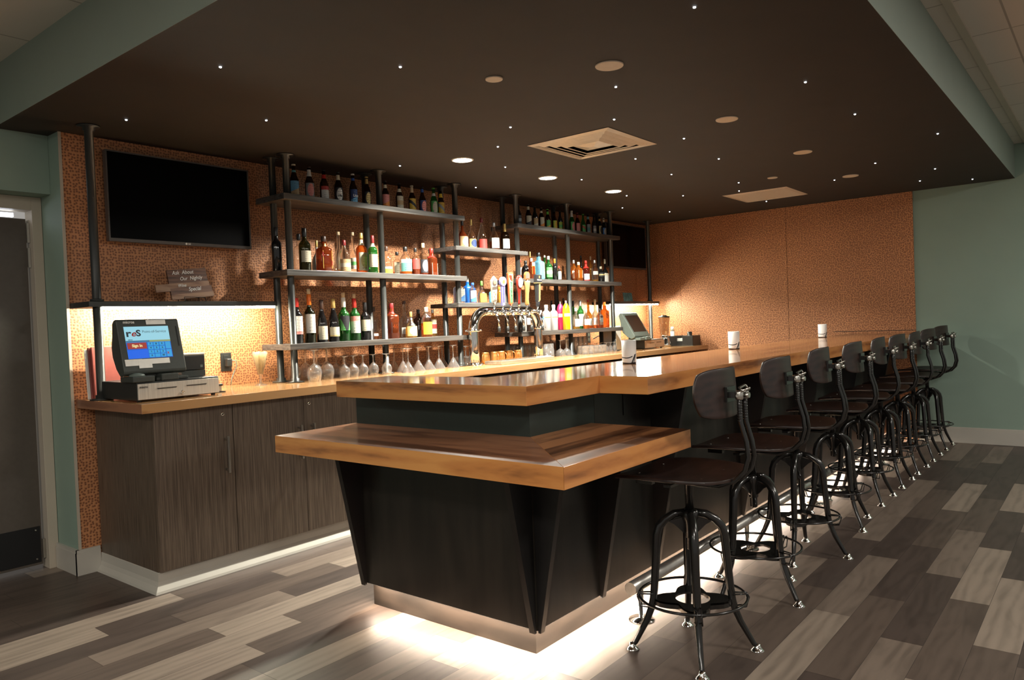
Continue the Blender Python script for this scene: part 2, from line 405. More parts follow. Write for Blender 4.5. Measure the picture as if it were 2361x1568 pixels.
# mixed-tone planks, 0.15 x 0.90 m; laid rows seen in the photograph keep their tones (0 dark .. 3 light)
ROWS = {2: (3.28, {3.28: 3, 2.38: 1, 4.18: 0, 5.08: 2}), 3: (3.76, {2.86: 1, 3.76: 3, 4.66: 0, 5.56: 3, 6.46: 0, 7.36: 0}), 4: (3.17, {2.27: 2, 3.17: 0, 4.07: 2, 4.97: 1, 5.87: 0, 6.77: 0, 7.67: 0}),
        5: (3.62, {2.72: 1, 3.62: 0, 4.52: 1, 5.42: 3, 6.32: 0, 7.22: 2}), 6: (3.32, {2.42: 3, 3.32: 2, 4.22: 0, 5.12: 1, 6.02: 0, 6.92: 1, 7.82: 1}), 7: (4.50, {2.7: 1, 3.6: 0, 4.5: 2, 5.4: 2, 6.3: 0, 7.2: 2}),
        8: (4.05, {2.25: 1, 3.15: 2, 4.05: 0, 4.95: 2, 5.85: 0, 6.75: 1}), 9: (3.59, {2.69: 1, 3.59: 2, 4.49: 3}), 10: (2.21, {1.31: 1, 2.21: 3, 3.11: 2}), 11: (2.5, {1.6: 3, .7: 0, 2.5: 2}), 12: (2.3, {1.4: 2, .5: 1}),
        13: (2.02, {1.12: 1, 2.02: 3, .22: 0}), 14: (1.3, {1.3: 2, .4: 2}), 15: (1.5, {1.5: 1, .6: 0}), 16: (1.57, {1.57: 3, .67: 3}), 17: (1.57, {1.57: 0, .67: 1}), 18: (1.68, {1.68: 1, .78: 3}), 19: (1.96, {1.06: 3, 1.96: 1, .16: 2}),
        20: (1.68, {.78: 1, 1.68: 3}), 21: (1.24, {1.24: 2, 2.11: 0, 2.14: 0, .34: 1}), 22: (1.66, {.76: 0, 1.66: 1, 2.56: 3}), 23: (1.39, {.49: 3, 1.39: 0, 2.29: 2}), 24: (1.81, {.91: 3, 1.81: 1}), 25: (1.6, {1.6: 0, .7: 0}),
        26: (1.2, {1.2: 1, .3: 1}), 27: (1.7, {.8: 1, 1.7: 1}), 28: (1.75, {.85: 1, -.05: 1}), 29: (1.31, {1.31: 1, .41: 1}), 30: (1.0, {.1: 1, 1.0: 1}), 31: (1.5, {.6: 1})}
b = B(); b.mi = 4; b.box(-4.5, XR + .15, -4.5, 5.3, -0.08, -0.0012)
rnd = random.Random(21)
for k in range(-30, 36):
    ph, tones = ROWS.get(k, (rnd.random() * .9, {})); x = ph - .9 * 12
    while x < XR + .1:
        key = min(tones, key=lambda q: abs(q - x)) if tones else None
        b.mi = tones[key] if key is not None and abs(key - x) < .1 else rnd.choice((0, 0, 1, 1, 2, 3))
        x0, x1, y0, y1 = max(x + .0007, -4.5), min(x + .8993, XR + .1), k * .15 + .0007, (k + 1) * .15 - .0007
        if x1 - x0 > .01 and y0 > -4.5 and y1 < 5.3:
            v = [b.bm.verts.new(p) for p in ((x0, y0, 0), (x1, y0, 0), (x1, y1, 0), (x0, y1, 0))]; b._f(v)
        x += .9
struct(b.done('floor', mFloors))
# dining-room tile ceiling, L-shaped around the lowered black ceiling
b = B(); b.box(-4.5, XR + .15, -4.5, 0.705, RZ, RZ + 0.05); b.box(-4.5, 1.415, 0.705, 5.3, RZ, RZ + 0.05)
struct(b.done('ceiling', mTile))
b = B(); b.box(-4.5, XR, 0.585, 0.622, RZ - 0.016, RZ); struct(b.done('trim_1', mCream))
# lowered ceiling: black underside, sage sides
b = B(); b.box(1.41, XR + .1, 0.70, 5.3, CZ, CZ + 0.03); struct(b.done('ceiling_lowered', mBlackCeil))
b = B(); b.box(1.41, XR + .1, 0.70, 0.73, CZ + 0.0301, RZ + 0.02); b.box(1.41, 1.44, 0.73, 5.3, CZ + 0.0301, RZ + 0.02)
b.box(1.409, 1.41, 0.699, 5.3, CZ, CZ + 0.0301); b.box(1.409, XR, 0.699, 0.70, CZ, CZ + 0.0301)
struct(b.done('wall_soffit', mSoffit))
# back wall with the copper facing, sage return on its left end
b = B(); b.box(XL, XR + .15, YB, YB + 0.14, 0, CZ - .001)
struct(b.done('wall_back', mCopper))
b = B(); b.box(XL - 0.012, XL - .0005, YB + .001, 4.80, 0, CZ - .001); struct(b.done('wall_return', mGreen))
b = B(); b.box(XL - 0.013, XL + .002, YB - .004, YB + .001, 0.14, CZ - .001); struct(b.done('trim_2', mCream))
b = B(); b.box(-4.5, XL - .013, YH, YH + .16, 2.115, RZ); struct(b.done('wall_header', mGreen))
b = B(); b.box(-4.5, 0.55, 4.76, 4.90, 0, 2.1149); b.box(XL + .01, XL + .1, 4.63, 4.9, 0, 2.1149); struct(b.done('wall_left_back', mGreen))
# far wall
b = B(); b.box(XR, XR + .15, -4.5, 5.3, 0, RZ + .02); struct(b.done('wall_right', mGreen))
b = B()
for (a, c, d) in ((1.535, 2.762, 0.0), (2.765, 4.019, .0015), (4.022, YB - .001, 0.0)):
    b.box(XR - 0.012 - d, XR - .0005, a, c, 0.0, CZ - .001)
struct(b.done('wall_right_copper', mCopper))
b = B(); b.box(XR - .016, XR - .0135, 1.535, 2.30, 1.083, 1.088); struct(b.done('trim_3', mPanelFin))
# baseboards
def baseboard(name, x0, x1, y0, y1, z=0.15):
    b = B(); b.box(x0, x1, y0, y1, 0, z - .02)
    if x1 - x0 < y1 - y0:
        b.box(x0 + .004, x1, y0, y1, z - .02, z)
    else:
        b.box(x0, x1, y0 + .004, y1, z - .02, z)
    return struct(b.done(name, mBase, bevel=.002))
baseboard('baseboard_right', XR - .016, XR - .0005, -4.4, 1.53)
b = B(); b.box(XL - .028, XL - .013, YB - .015, 4.75, 0, .14); b.box(XL - .028, 1.775, YB - .016, YB - .0005, 0, .14)
b.box(XL - .031, XL - .013, YB - .018, 4.75, 0, .122); b.box(XL - .031, 1.775, YB - .019, YB - .0005, 0, .122)
struct(b.done('baseboard_return', mBase))
# vinyl cove base round the cabinets
b = B()
prof = [(0.0, 0.102), (0.003, 0.10), (0.005, 0.055), (0.012, 0.034), (0.027, 0.012), (0.031, 0.0), (0.0, 0.0)]
path = [(1.78, YB - .02), (1.78, 3.80), (5.2, 3.80)]
dirs = [(-1, 0), (-1, -1), (0, -1)]
rows = [[b.bm.verts.new((px + d * dx, py + d * dy, z)) for d, z in prof] for (px, py), (dx, dy) in zip(path, dirs)]
for i in range(2):
    for j in range(len(prof)):
        k = (j + 1) % len(prof); b._f([rows[i][j], rows[i + 1][j], rows[i + 1][k], rows[i][k]])
struct(b.done('baseboard_back', mBase))

# door on the left with cream frame
b = B()
b.box(1.615, XL - .014, 4.755, 4.86, 0, 2.114); b.box(0.55, 1.615, 4.755, 4.86, 2.04, 2.114); b.box(0.55, 0.62, 4.755, 4.86, 0, 2.04)
struct(b.done('door_frame', mCream, bevel=.002))
d = B().box(0.63, 1.600, 4.81, 4.855, 0.025, 1.995).done('door_1', basic('brown_door_laminate', (0.085, 0.070, 0.056), 0.5)); struct(d)
k = B().box(0.66, 1.592, 4.806, 4.8095, 0.04, 0.245).done('kick_plate', mDark, d)
b = B()
for x in (0.9, 1.25, 1.57):
    for z in (0.06, 0.225):
        b.lathe([(0.006, 0), (0.004, 0.003)], 8, T=Matrix.Translation((x, 4.806, z)) @ Matrix.Rotation(PI / 2, 4, 'X'))
b.done('screw', mNickel, k)
b = B()
for z in (0.06, 1.72, 1.86): b.box(1.600, 1.613, 4.797, 4.81, z, z + 0.11)
b.done('hinge', mNickel, d)
t = empty('door_gap_glow', (1.25, 4.845, 2.017)); tag(t, 'bright white bars added for light leaking through the gap above the brown door', 'light')
b = B()
b.box(-0.5, 0.155, -.01, .012, -.011, .011); b.box(0.165, 0.30, -.01, .012, -.011, .011); b.done('tube', emit('gap_glow', (.85, .9, 1), 5), t)  # added glowing bars, not tubes: light leaking from the room behind
b = B(); b.box(0.153, 0.167, -.013, .014, -.013, .013); b.done('gap_divider', mNickel, t)  # added divider between the two glow bars

# ------------------------------------------------------------------ ceiling items
stars = [(2.633, 1.199), (1.756, 2.965), (2.298, 2.429), (3.238, 1.9), (3.867, 1.187), (1.829, 4.018), (2.352, 3.542), (3.747, 2.217), (4.707, 1.17), (3.438, 2.73), (5.657, 0.9), (4.477, 2.14), (3.748, 3.086), (4.768, 2.658), (5.246, 2.24), (6.38, 1.448), (4.267, 3.451), (3.661, 3.915), (7.052, 1.148), (5.506, 2.75), (5.116, 3.349), (6.892, 1.895), (6.315, 2.523), (7.598, 1.359), (7.913, 0.994), (4.699, 4.123), (6.731, 2.688), (6.102, 3.506), (6.543, 3.156), (7.581, 2.746), (6.718, 3.915), (7.396, 3.73)]
sm = B(); sm.lathe([(0.0015, -0.004), (0.0055, -0.002), (0.0055, 0.001)], 10)
s0 = sm.done('star_light', mStar)
for i, (x, y) in enumerate(stars):
    o = s0 if i == 0 else s0.copy()
    if i: COL.objects.link(o)
    o.location = (x, y, CZ - 0.001)
    tag(o, 'tiny white point light set in the black lowered ceiling', 'light', 'pinpoint star lights scattered over the black ceiling')

def disc(x, y, r, label, cat='ceiling plate', group=None, name='ceiling_speaker'):
    b = B(); b.lathe([(r * .97, -0.006), (r, -0.003), (r, 0)], 36)
    o = b.done(name, mCreamDisc, loc=(x, y, CZ - .0005)); tag(o, label, cat, group)
    return o
disc(2.946, 1.758, .064, 'large cream round plate on the black ceiling, nearest the camera', group='large round cream ceiling plates in a row')
disc(4.234, 1.75, .064, 'large cream round plate on the black ceiling, just right of the square air vent', group='large round cream ceiling plates in a row')
disc(5.504, 1.722, .064, 'large cream round plate on the black ceiling, above the cream access panel', group='large round cream ceiling plates in a row')
disc(6.79, 1.737, .064, 'large cream round plate on the black ceiling, farthest of its row', group='large round cream ceiling plates in a row')
disc(2.713, 2.241, .041, 'small cream round sprinkler cover on the ceiling, left of the nearest large plate', 'sprinkler cover', name='sprinkler_cover')
disc(6.315, 2.23, .041, 'small cream round sprinkler cover just in front of the cream access panel', 'sprinkler cover', name='sprinkler_cover')

for (x, y, lab) in ((3.86, 3.50, 'glowing white recessed downlight, leftmost and nearest of the three'), (4.84, 3.485, 'glowing white recessed downlight, middle of the three'), (5.80, 3.465, 'glowing white recessed downlight, rightmost and farthest of the three')):
    t = empty('downlight', (x, y, CZ)); tag(t, lab, 'ceiling light', 'lit downlights over the back counter')
    b = B(); b.lathe([(0.064, -0.001), (0.067, -0.005), (0.076, -0.004), (0.078, 0)], 32, cap=False); b.done('trim_ring', mWhite, t)
    b = B(); b.lathe([(0.0, -0.003), (0.064, -0.003)], 32, cap=False); b.done('lens', mDown, t)

# square supply vent
t = empty('air_vent', (4.17, 2.635, CZ)); tag(t, 'square four-way cream metal air vent in the black ceiling', 'air vent')
b = B(); b.box(-.28, .28, -.28, .28, 0.0, .002); b.done('throat', mDark, t)
def sq_ring(b, o, i, z0, z1):
    P = [(-o, -o), (o, -o), (o, o), (-o, o)]; Q = [(-i, -i), (i, -i), (i, i), (-i, i)]
    va = [b.bm.verts.new((x, y, z0)) for x, y in P]; vb = [b.bm.verts.new((x, y, z1)) for x, y in Q]
    for k in range(4):
        j = (k + 1) % 4; b._f([va[k], va[j], vb[j], vb[k]])
b = B(); sq_ring(b, .305, .272, -.003, -.010); sq_ring(b, .272, .262, -.010, -.002); b.done('frame', mVent, t)
for (o_, i_, z_) in ((.262, .215, -.014), (.215, .165, -.018), (.165, .115, -.021)):
    b = B(); sq_ring(b, o_ - .004, i_ + .012, -.002, z_); sq_ring(b, i_ + .012, i_ + .006, z_, z_ + .004); b.done('louver', mVent, t)
b = B(); sq_ring(b, .108, .02, -.004, -.020); b.box(-.02, .02, -.02, .02, -.021, -.019); b.done('centre_plate', mVent, t)
# access panel
t = empty('access_panel', (7.18, 2.61, CZ)); tag(t, 'flat square cream access panel in the ceiling near the copper wall', 'access panel')
b = B(); sq_ring(b, .305, .272, 0, -.008); sq_ring(b, .272, .27, -.008, -.002); b.done('frame', mCreamDisc, t)
b = B(); b.box(-.27, .27, -.27, .27, -.004, 0); b.done('cover', mVent, t)
# sprinkler in the tile ceiling
t = empty('ceiling_sprinkler', (4.95, 0.02, RZ)); tag(t, 'round sprinkler ring in the white tile ceiling at the upper right', 'sprinkler')
b = B(); b.lathe([(0.02, -.02), (0.045, -.016), (0.05, 0)], 20); b.done('cap', mCream, t)
# ------------------------------------------------------------------ bar
def slab(poly, z0, z1, loops):
    """worktop with separate top / edge materials; loops: list of (edge index -> mat index)"""
    b = B(); n = len(poly)
    a = [b.bm.verts.new((x, y, z0)) for x, y in poly]; c = [b.bm.verts.new((x, y, z1)) for x, y in poly]
    b.mi = 0; b._f(a[::-1]); b._f(c)
    for i in range(n):
        j = (i + 1) % n; dx = abs(poly[i][0] - poly[j][0]); dy = abs(poly[i][1] - poly[j][1])
        b.mi = 1 if dx > dy else 2
        b._f([a[i], a[j], c[j], c[i]])
    return b
bar = empty('bar_counter', (2.245, 1.745, 0)); tag(bar, 'long L-shaped black panelled bar with thick walnut top and glowing base', 'bar')
def barp(b, name, mats, **k):
    o = b.done(name, mats, **k); o.parent = bar; o.matrix_parent_inverse = Matrix.Translation((-2.245, -1.745, 0)); return o
b = B(); b.box(2.245, 2.44, 1.745, 2.765, 0.115, 0.789); b.box(2.44, 2.70, 1.745, 1.93, 0.115, 0.789)
b.box(2.70, XR - .02, 1.745, 1.93, 0.115, 0.994); barp(b, 'front_panel', mPanel)
b = B(); b.box(2.246, 2.44, 1.746, 2.764, 0.789, 0.994); b.box(2.44, 2.6995, 1.746, 1.93, 0.789, 0.994); barp(b, 'riser', mRiser)
b = B(); b.box(2.288, 2.42, 1.788, 2.745, 0, 0.115); b.box(2.42, XR - .02, 1.788, 1.92, 0, 0.115); barp(b, 'toe_kick', mKick)
b = B(); b.box(2.2465, 2.2585, 1.76, 2.74, .113, .1149); b.box(2.27, XR - .03, 1.7465, 1.7585, .113, .1149); barp(b, 'light_tape', basic('tape_backing', (.8, .78, .7), .4))
poly = [(2.11, 1.65), (2.60, 1.65), (2.60, 1.43), (XR - .015, 1.43), (XR - .015, 2.12), (2.43, 2.12), (2.43, 2.73), (2.11, 2.73)]
for zz, nm in ((0.995, 'bar_top'),):
    b = slab(poly, 0.996, 1.067, None); o = barp(b, nm, [mTopX, mEdgeLitX, mEdgeLitY], bevel=.001)
# ledge: two mitred boards
b = B()
Z0, Z1 = 0.790, 0.86
def board(P, mi):
    a = [b.bm.verts.new((x, y, Z0)) for x, y in P]; c = [b.bm.verts.new((x, y, Z1)) for x, y in P]
    b.mi = mi; b._f(a[::-1]); b._f(c)
    for i in range(4):
        j = (i + 1) % 4; b.mi = 2 if abs(P[i][0] - P[j][0]) > abs(P[i][1] - P[j][1]) else 3
        b._f([a[i], a[j], c[j], c[i]])
board([(1.815, 1.29), (2.2448, 1.7448), (2.2448, 2.775), (1.815, 2.775)], 0)
board([(1.816, 1.29), (2.67, 1.29), (2.67, 1.7448), (2.2455, 1.7448)], 1)
barp(b, 'lower_ledge', [mTopY, mLedgeX, mEdgeLitX, mEdgeLitY], bevel=.0008)
# tapered fins
def fin(along, at, sgn_top, ztop):
    """triangular plate standing off the panel"""
    b = B(); w = 0.013; yo = lambda z: 0.012 + 0.2 * (z - 0.105)
    if along == 'front':
        P = [(1.7449, 0.105), (1.7449 - yo(0.105), 0.105), (1.7449 - yo(ztop), ztop), (1.7449, ztop)]
        va = [b.bm.verts.new((at - w, y, z)) for y, z in P]; vb = [b.bm.verts.new((at + w, y, z)) for y, z in P]
    else:
        P = [(2.2449, 0.105), (2.2449 - yo(0.105), 0.105), (2.2449 - yo(ztop), ztop), (2.2449, ztop)]
        va = [b.bm.verts.new((x, at - w, z)) for x, z in P]; vb = [b.bm.verts.new((x, at + w, z)) for x, z in P]
    b._f(va); b._f(vb[::-1])
    for i in range(4):
        j = (i + 1) % 4; b._f([va[i], va[j], vb[j], vb[i]])
    barp(b, 'fin', mPanelFin)
fin('front', 2.262, 1, .789); fin('front', 2.705, 1, .789)
for x in (3.2, 4.27, 5.25, 6.25, 7.25): fin('front', x, 1, .995)
fin('end', 1.762, 1, .789); fin('end', 2.752, 1, .789)
b = B(); b.box(2.936, 2.944, 1.741, 1.7448, .861, .99); barp(b, 'seam_strip', mPanel)
# stainless rail behind the top, drip edge
b = B(); b.box(2.44, XR - .02, 2.122, 2.17, 1.02, 1.052); barp(b, 'back_rail', mSteel)
# under-bar station, stainless
t = empty('underbar_station', (5.3, 2.15, 0)); tag(t, 'stainless steel work station hidden behind the bar', 'work station')
b = B(); b.box(-2.6, 2.4, -.215, .30, .76, .80); b.box(-2.6, 2.4, -.215, -.20, .80, .93); b.done('worktop', mSteel, t)
for x in (-2.5, 2.3):
    B().box(x, x + .04, .2, .24, 0, .76).done('leg', mSteel, t)

# foot rail
t = empty('foot_rail', (2.70, 1.60, 0)); tag(t, 'polished steel foot rail running along the base of the bar front', 'foot rail')
B().tube([(0, 0, .168), (XR - .02 - 2.70, 0, .168)], .027, 24).done('rail', basic('polished_rail_steel', (.62, .60, .56), .30, .85), t)
for i, x in enumerate((0.11, 1.30, 2.50, 3.70, 4.90)):
    b = B(); b.lathe([(.055, 0), (.055, .004), (.02, .009), (.012, .012), (.012, .145)], 20, c=(x, 0.015, 0)); b.done('support_post', mChrome, t)

# candle holders
def swirl_mat():
    m, t, b = nt('frosted_glass_with_black_swirls')
    tc = N(t, 'ShaderNodeTexCoord'); sp = N(t, 'ShaderNodeSeparateXYZ'); t.links.new(tc.outputs['Object'], sp.inputs[0])
    def mm(op, a, v=None, c=None):
        n = N(t, 'ShaderNodeMath', operation=op)
        for i, q in enumerate((a, v, c)):
            if q is None: continue
            if isinstance(q, (int, float)): n.inputs[i].default_value = q
            else: t.links.new(q, n.inputs[i])
        return n.outputs[0]
    X, Z = sp.outputs['X'], sp.outputs['Z']
    # arm 1: a curve rising to the right
    c1 = mm('ADD', mm('MULTIPLY', mm('MULTIPLY', mm('ADD', X, .018), mm('ADD', X, .018)), 9.0), 0.030)
    d1 = mm('LESS_THAN', mm('ABSOLUTE', mm('SUBTRACT', Z, c1)), .0028)
    d1 = mm('MULTIPLY', d1, mm('LESS_THAN', X, .012))
    # arm 2: steep leaf strokes at the right
    c2 = mm('ADD', mm('MULTIPLY', mm('SUBTRACT', X, .010), 2.4), 0.008)
    d2 = mm('MULTIPLY', mm('LESS_THAN', mm('ABSOLUTE', mm('SUBTRACT', Z, c2)), .009), mm('LESS_THAN', Z, .048))
    c3 = mm('ADD', mm('MULTIPLY', mm('SUBTRACT', X, .020), 3.6), 0.012)
    d3 = mm('MULTIPLY', mm('LESS_THAN', mm('ABSOLUTE', mm('SUBTRACT', Z, c3)), .008), mm('LESS_THAN', Z, .050))
    c4 = mm('ADD', mm('MULTIPLY', mm('ABSOLUTE', mm('SUBTRACT', X, -.005)), .12), .004)
    d4 = mm('LESS_THAN', Z, c4)
    d = mm('MAXIMUM', mm('MAXIMUM', d1, d2), mm('MAXIMUM', d3, d4))
    rp = ramp(t, [(0, (.80, .77, .73)), (1, (.02, .018, .02))]); t.links.new(d, rp.inputs['Fac'])
    t.links.new(rp.outputs['Color'], b.inputs['Base Color']); b.inputs['Roughness'].default_value = .45
    b.inputs['Subsurface Weight'].default_value = 0.0
    return m
mSwirl = swirl_mat()
cb = B(); cb.lathe([(.030, 0.0), (.0355, .002), (.0365, .012), (.0375, .119), (.0355, .119), (.0345, .014), (0.0, .012)], 36)
c0 = cb.done('candle_holder', mSwirl)
for i, (x, y, lab) in enumerate(((3.37, 1.955, 'frosted white candle glass with black swirls on the bar top, nearest and largest'), (4.86, 2.01, 'frosted white candle glass with black swirls, middle one of three on the bar'), (6.98, 2.06, 'frosted white candle glass with black swirls, farthest of three on the bar'))):
    o = c0 if i == 0 else c0.copy()
    if i: COL.objects.link(o)
    o.location = (x, y, 1.067); o.rotation_euler = (0, 0, -0.9)
    tag(o, lab, 'candle holder', 'candle glasses along the bar top')

# ------------------------------------------------------------------ back counter and cabinets
CT = 0.97
b = slab([(1.69, 3.70), (XR - .015, 3.70), (XR - .015, YB - .001), (1.69, YB - .001)], .922, CT, None)
o = b.done('back_worktop', [mCounter, mCounter, mTopY], bevel=.002); tag(o, 'long honey-coloured wood worktop running along the copper wall', 'worktop')
def cabinet(x0, x1, splits, handles, locks, label):
    t = empty('base_cabinet', (x0, 3.80, 0)); tag(t, label, 'cabinet', 'grey-brown base cabinets under the back worktop')
    b = B(); b.box(0, x1 - x0 - .001, 0.0, YB - 3.80 - .02, .103, .9215); b.done('carcass', mCab, t)
    for (a, c) in splits:
        d = B().box(a - x0 + .0015, c - x0 - .0015, -.020, -.0005, .104, .915).done('door', mCab, t, bevel=.001)
        for (hx, z0, z1) in handles:
            if a < hx < c:
                h = B(); X = hx - x0
                h.box(X - .006, X + .006, -.058, -.046, z0 - .012, z1 + .012)
                h.box(X - .005, X + .005, -.047, -.0205, z0, z0 + .010); h.box(X - .005, X + .005, -.047, -.0205, z1 - .010, z1)
                h.done('handle', mNickel, d, bevel=.001)
        for (lx, z) in locks:
            if a < lx < c:
                B().lathe([(.009, 0), (.0095, .003), (.005, .004)], 16, T=Matrix.Translation((lx - x0, -.0201, z)) @ Matrix.Rotation(PI / 2, 4, 'X')).done('lock', mChrome, d)
    return t
cabinet(1.78, 2.215, [(1.78, 2.215)], [(2.165, .56, .735)], [(2.155, .866)], 'grey-brown cabinet with one door at the left end of the worktop')
cabinet(2.216, 3.195, [(2.216, 2.675), (2.675, 3.195)], [(2.635, .56, .735), (2.725, .56, .735)], [(2.715, .866)], 'two-door grey-brown cabinet with a lock on its right door')
cabinet(3.196, 4.2, [(3.196, 3.70), (3.70, 4.2)], [(3.66, .56, .735), (3.74, .56, .735)], [], 'grey-brown two-door cabinet mostly hidden behind the bar end')
t = empty('bar_refrigerator', (4.22, 3.80, 0)); tag(t, 'black bar refrigerator under the right stretch of back worktop', 'refrigerator')
B().box(0, 3.3, 0, .6, .0, .90).done('body', mBlackPlastic, t)
for i in range(5):
    d = B().box(.01 + i * .66, .65 + i * .66, -.03, -.0005, .1, .86).done('door', mBlackPlastic, t, bevel=.004)
    B().box(.05 + i * .66, .07 + i * .66, -.055, -.0305, .35, .70).done('handle', mNickel, d)
# ------------------------------------------------------------------ pipe shelving
FY, BY, PR = 4.145, 4.300, 0.0225
SY0, SY1 = 4.08, 4.395
def post(b, x, y, z0=CT, z1=CZ):
    b.lathe([(.058, z0 + .0005), (.058, z0 + .006), (.030, z0 + .010), (.030, z0 + .026), (PR, z0 + .028), (PR, z1 - .028), (.030, z1 - .026), (.030, z1 - .010), (.058, z1 - .006), (.058, z1 - .001)], 18, c=(x, y, 0))
def rack(x0, x1, posts, levels, label):
    t = empty('pipe_shelf_rack', (x0, SY0, CT)); tag(t, label, 'shelf rack', 'black pipe shelf racks on the copper wall')
    for px in posts:
        for py in (FY, BY):
            b = B(); post(b, px - x0, py - SY0, 0.0, CZ - CT); b.done('post', mSteelDark, t)
    for z in levels:
        B().box(0, x1 - x0, 0, SY1 - SY0, z - .038 - CT, z - CT).done('shelf', mShelfEdge, t, bevel=.002)
    return t
rack(2.81, 4.50, (2.88, 3.66, 4.46), (1.22, 1.695, 2.18), 'left black pipe rack with three steel shelves of beer, spirits and wine')
rack(5.19, 6.93, (5.25, 6.04, 6.84), (1.22, 1.695, 2.18), 'right black pipe rack with three steel shelves of beer and spirits')
for z, lab in ((1.935, 'upper short steel shelf bridging the two pipe racks, holding five cognacs'), (1.48, 'lower short steel shelf between the two pipe racks, behind the beer taps')):
    t = B().box(4.385, 5.32, SY0, SY1, z - .034, z).done('bridge_shelf', mShelfEdge, bevel=.002); tag(t, lab, 'shelf', 'short bridge shelves between the racks')
def led_shelf(x0, x1, px, label):
    t = empty('lit_shelf', (x0, 4.23, 1.47)); tag(t, label, 'shelf', 'lit register shelves')
    B().box(0, x1 - x0, 0, YB - 4.23 - .002, .0, .03).done('board', mSteelDark, t, bevel=.002)
    b = B(); post(b, px - x0, .035, CT - 1.47, CZ - 1.47); b.lathe([(.034, .03), (.034, .042), (PR, .044)], 18, c=(px - x0, .035, 0)); b.done('post', mSteelDark, t)
    B().box(.075 if px < 3 else 0.01, x1 - x0 - .01, .014, .030, -.012, .0).done('light_strip', mStrip, t)
led_shelf(1.685, 2.83, 1.74, 'black shelf with a glowing light strip under the left television')
led_shelf(6.955, 8.05, 7.88, 'black shelf with a glowing light strip at the far right register')

# ------------------------------------------------------------------ bottles
GL = {
    'brown': glassy('brown_beer_glass', (.11, .045, .015), body=.25, bodycol=(.02, .008, .003)),
    'black': basic('near_black_wine_glass', (.008, .007, .007), .06, coat=.3),
    'olive': glassy('dark_olive_wine_glass', (.10, .11, .03), body=.3, bodycol=(.012, .014, .004)),
    'green': glassy('green_bottle_glass', (.12, .45, .12), body=.25, bodycol=(.02, .16, .03)),
    'clear': glassy('clear_bottle_glass', (.93, .93, .91), edge=.4),
    'frost': glassy('frosted_bottle_glass', (.85, .83, .80), rough=.35, body=.55, bodycol=(.62, .58, .54)),
    'blue': glassy('pale_blue_bottle_glass', (.45, .80, .92), body=.3, bodycol=(.25, .62, .82)),
    'cobalt': basic('cobalt_blue_bottle', (.008, .075, .30), .12, coat=.4),
    'pink': basic('pink_coated_bottle', (.60, .03, .10), .2, coat=.4),
    'yellow': basic('yellow_coated_bottle', (.72, .40, .008), .2, coat=.4),
    'milk': basic('milky_white_bottle', (.52, .50, .42), .25, coat=.3),
    'amber': glassy('amber_liquor', (.80, .30, .05), body=.18, bodycol=(.42, .13, .02)),
    'gold': glassy('golden_liquor', (.92, .58, .16), body=.15, bodycol=(.6, .33, .05)),
    'red': glassy('dark_red_liquor', (.38, .06, .03), body=.3, bodycol=(.16, .02, .01)),
    'rust': glassy('red_brown_liquor', (.50, .14, .04), body=.25, bodycol=(.24, .05, .015)),
}
CAPC = {k: basic('cap_' + k, v, .35, m_) for k, v, m_ in (
    ('black', (.012, .011, .011), 0), ('red', (.55, .03, .02), 0), ('maroon', (.22, .02, .02), 0), ('gold', (.70, .48, .16), .6), ('orange', (.85, .20, .02), 0),
    ('white', (.78, .76, .70), 0), ('cork', (.68, .50, .30), 0), ('silver', (.6, .6, .6), .8), ('cream', (.72, .64, .46), 0), ('teal', (.12, .35, .38), 0),
    ('green', (.12, .45, .06), 0), ('brown', (.06, .03, .02), 0), ('blue', (.03, .10, .40), 0), ('yellow', (.85, .60, .05), 0))}
LC = {'white': (.62, .60, .55), 'cream': (.60, .54, .40), 'red': (.50, .05, .04), 'blue': (.05, .20, .50), 'sky': (.12, .32, .50), 'black': (.02, .02, .025), 'yellow': (.62, .38, .04),
      'orange': (.80, .26, .04), 'green': (.10, .40, .10), 'lime': (.34, .44, .04), 'gold': (.60, .45, .18), 'pink': (.70, .25, .22), 'tan': (.50, .33, .16), 'grey': (.25, .27, .27), 'navy': (.03, .06, .18), 'teal': (.10, .25, .22)}
_lab = {}
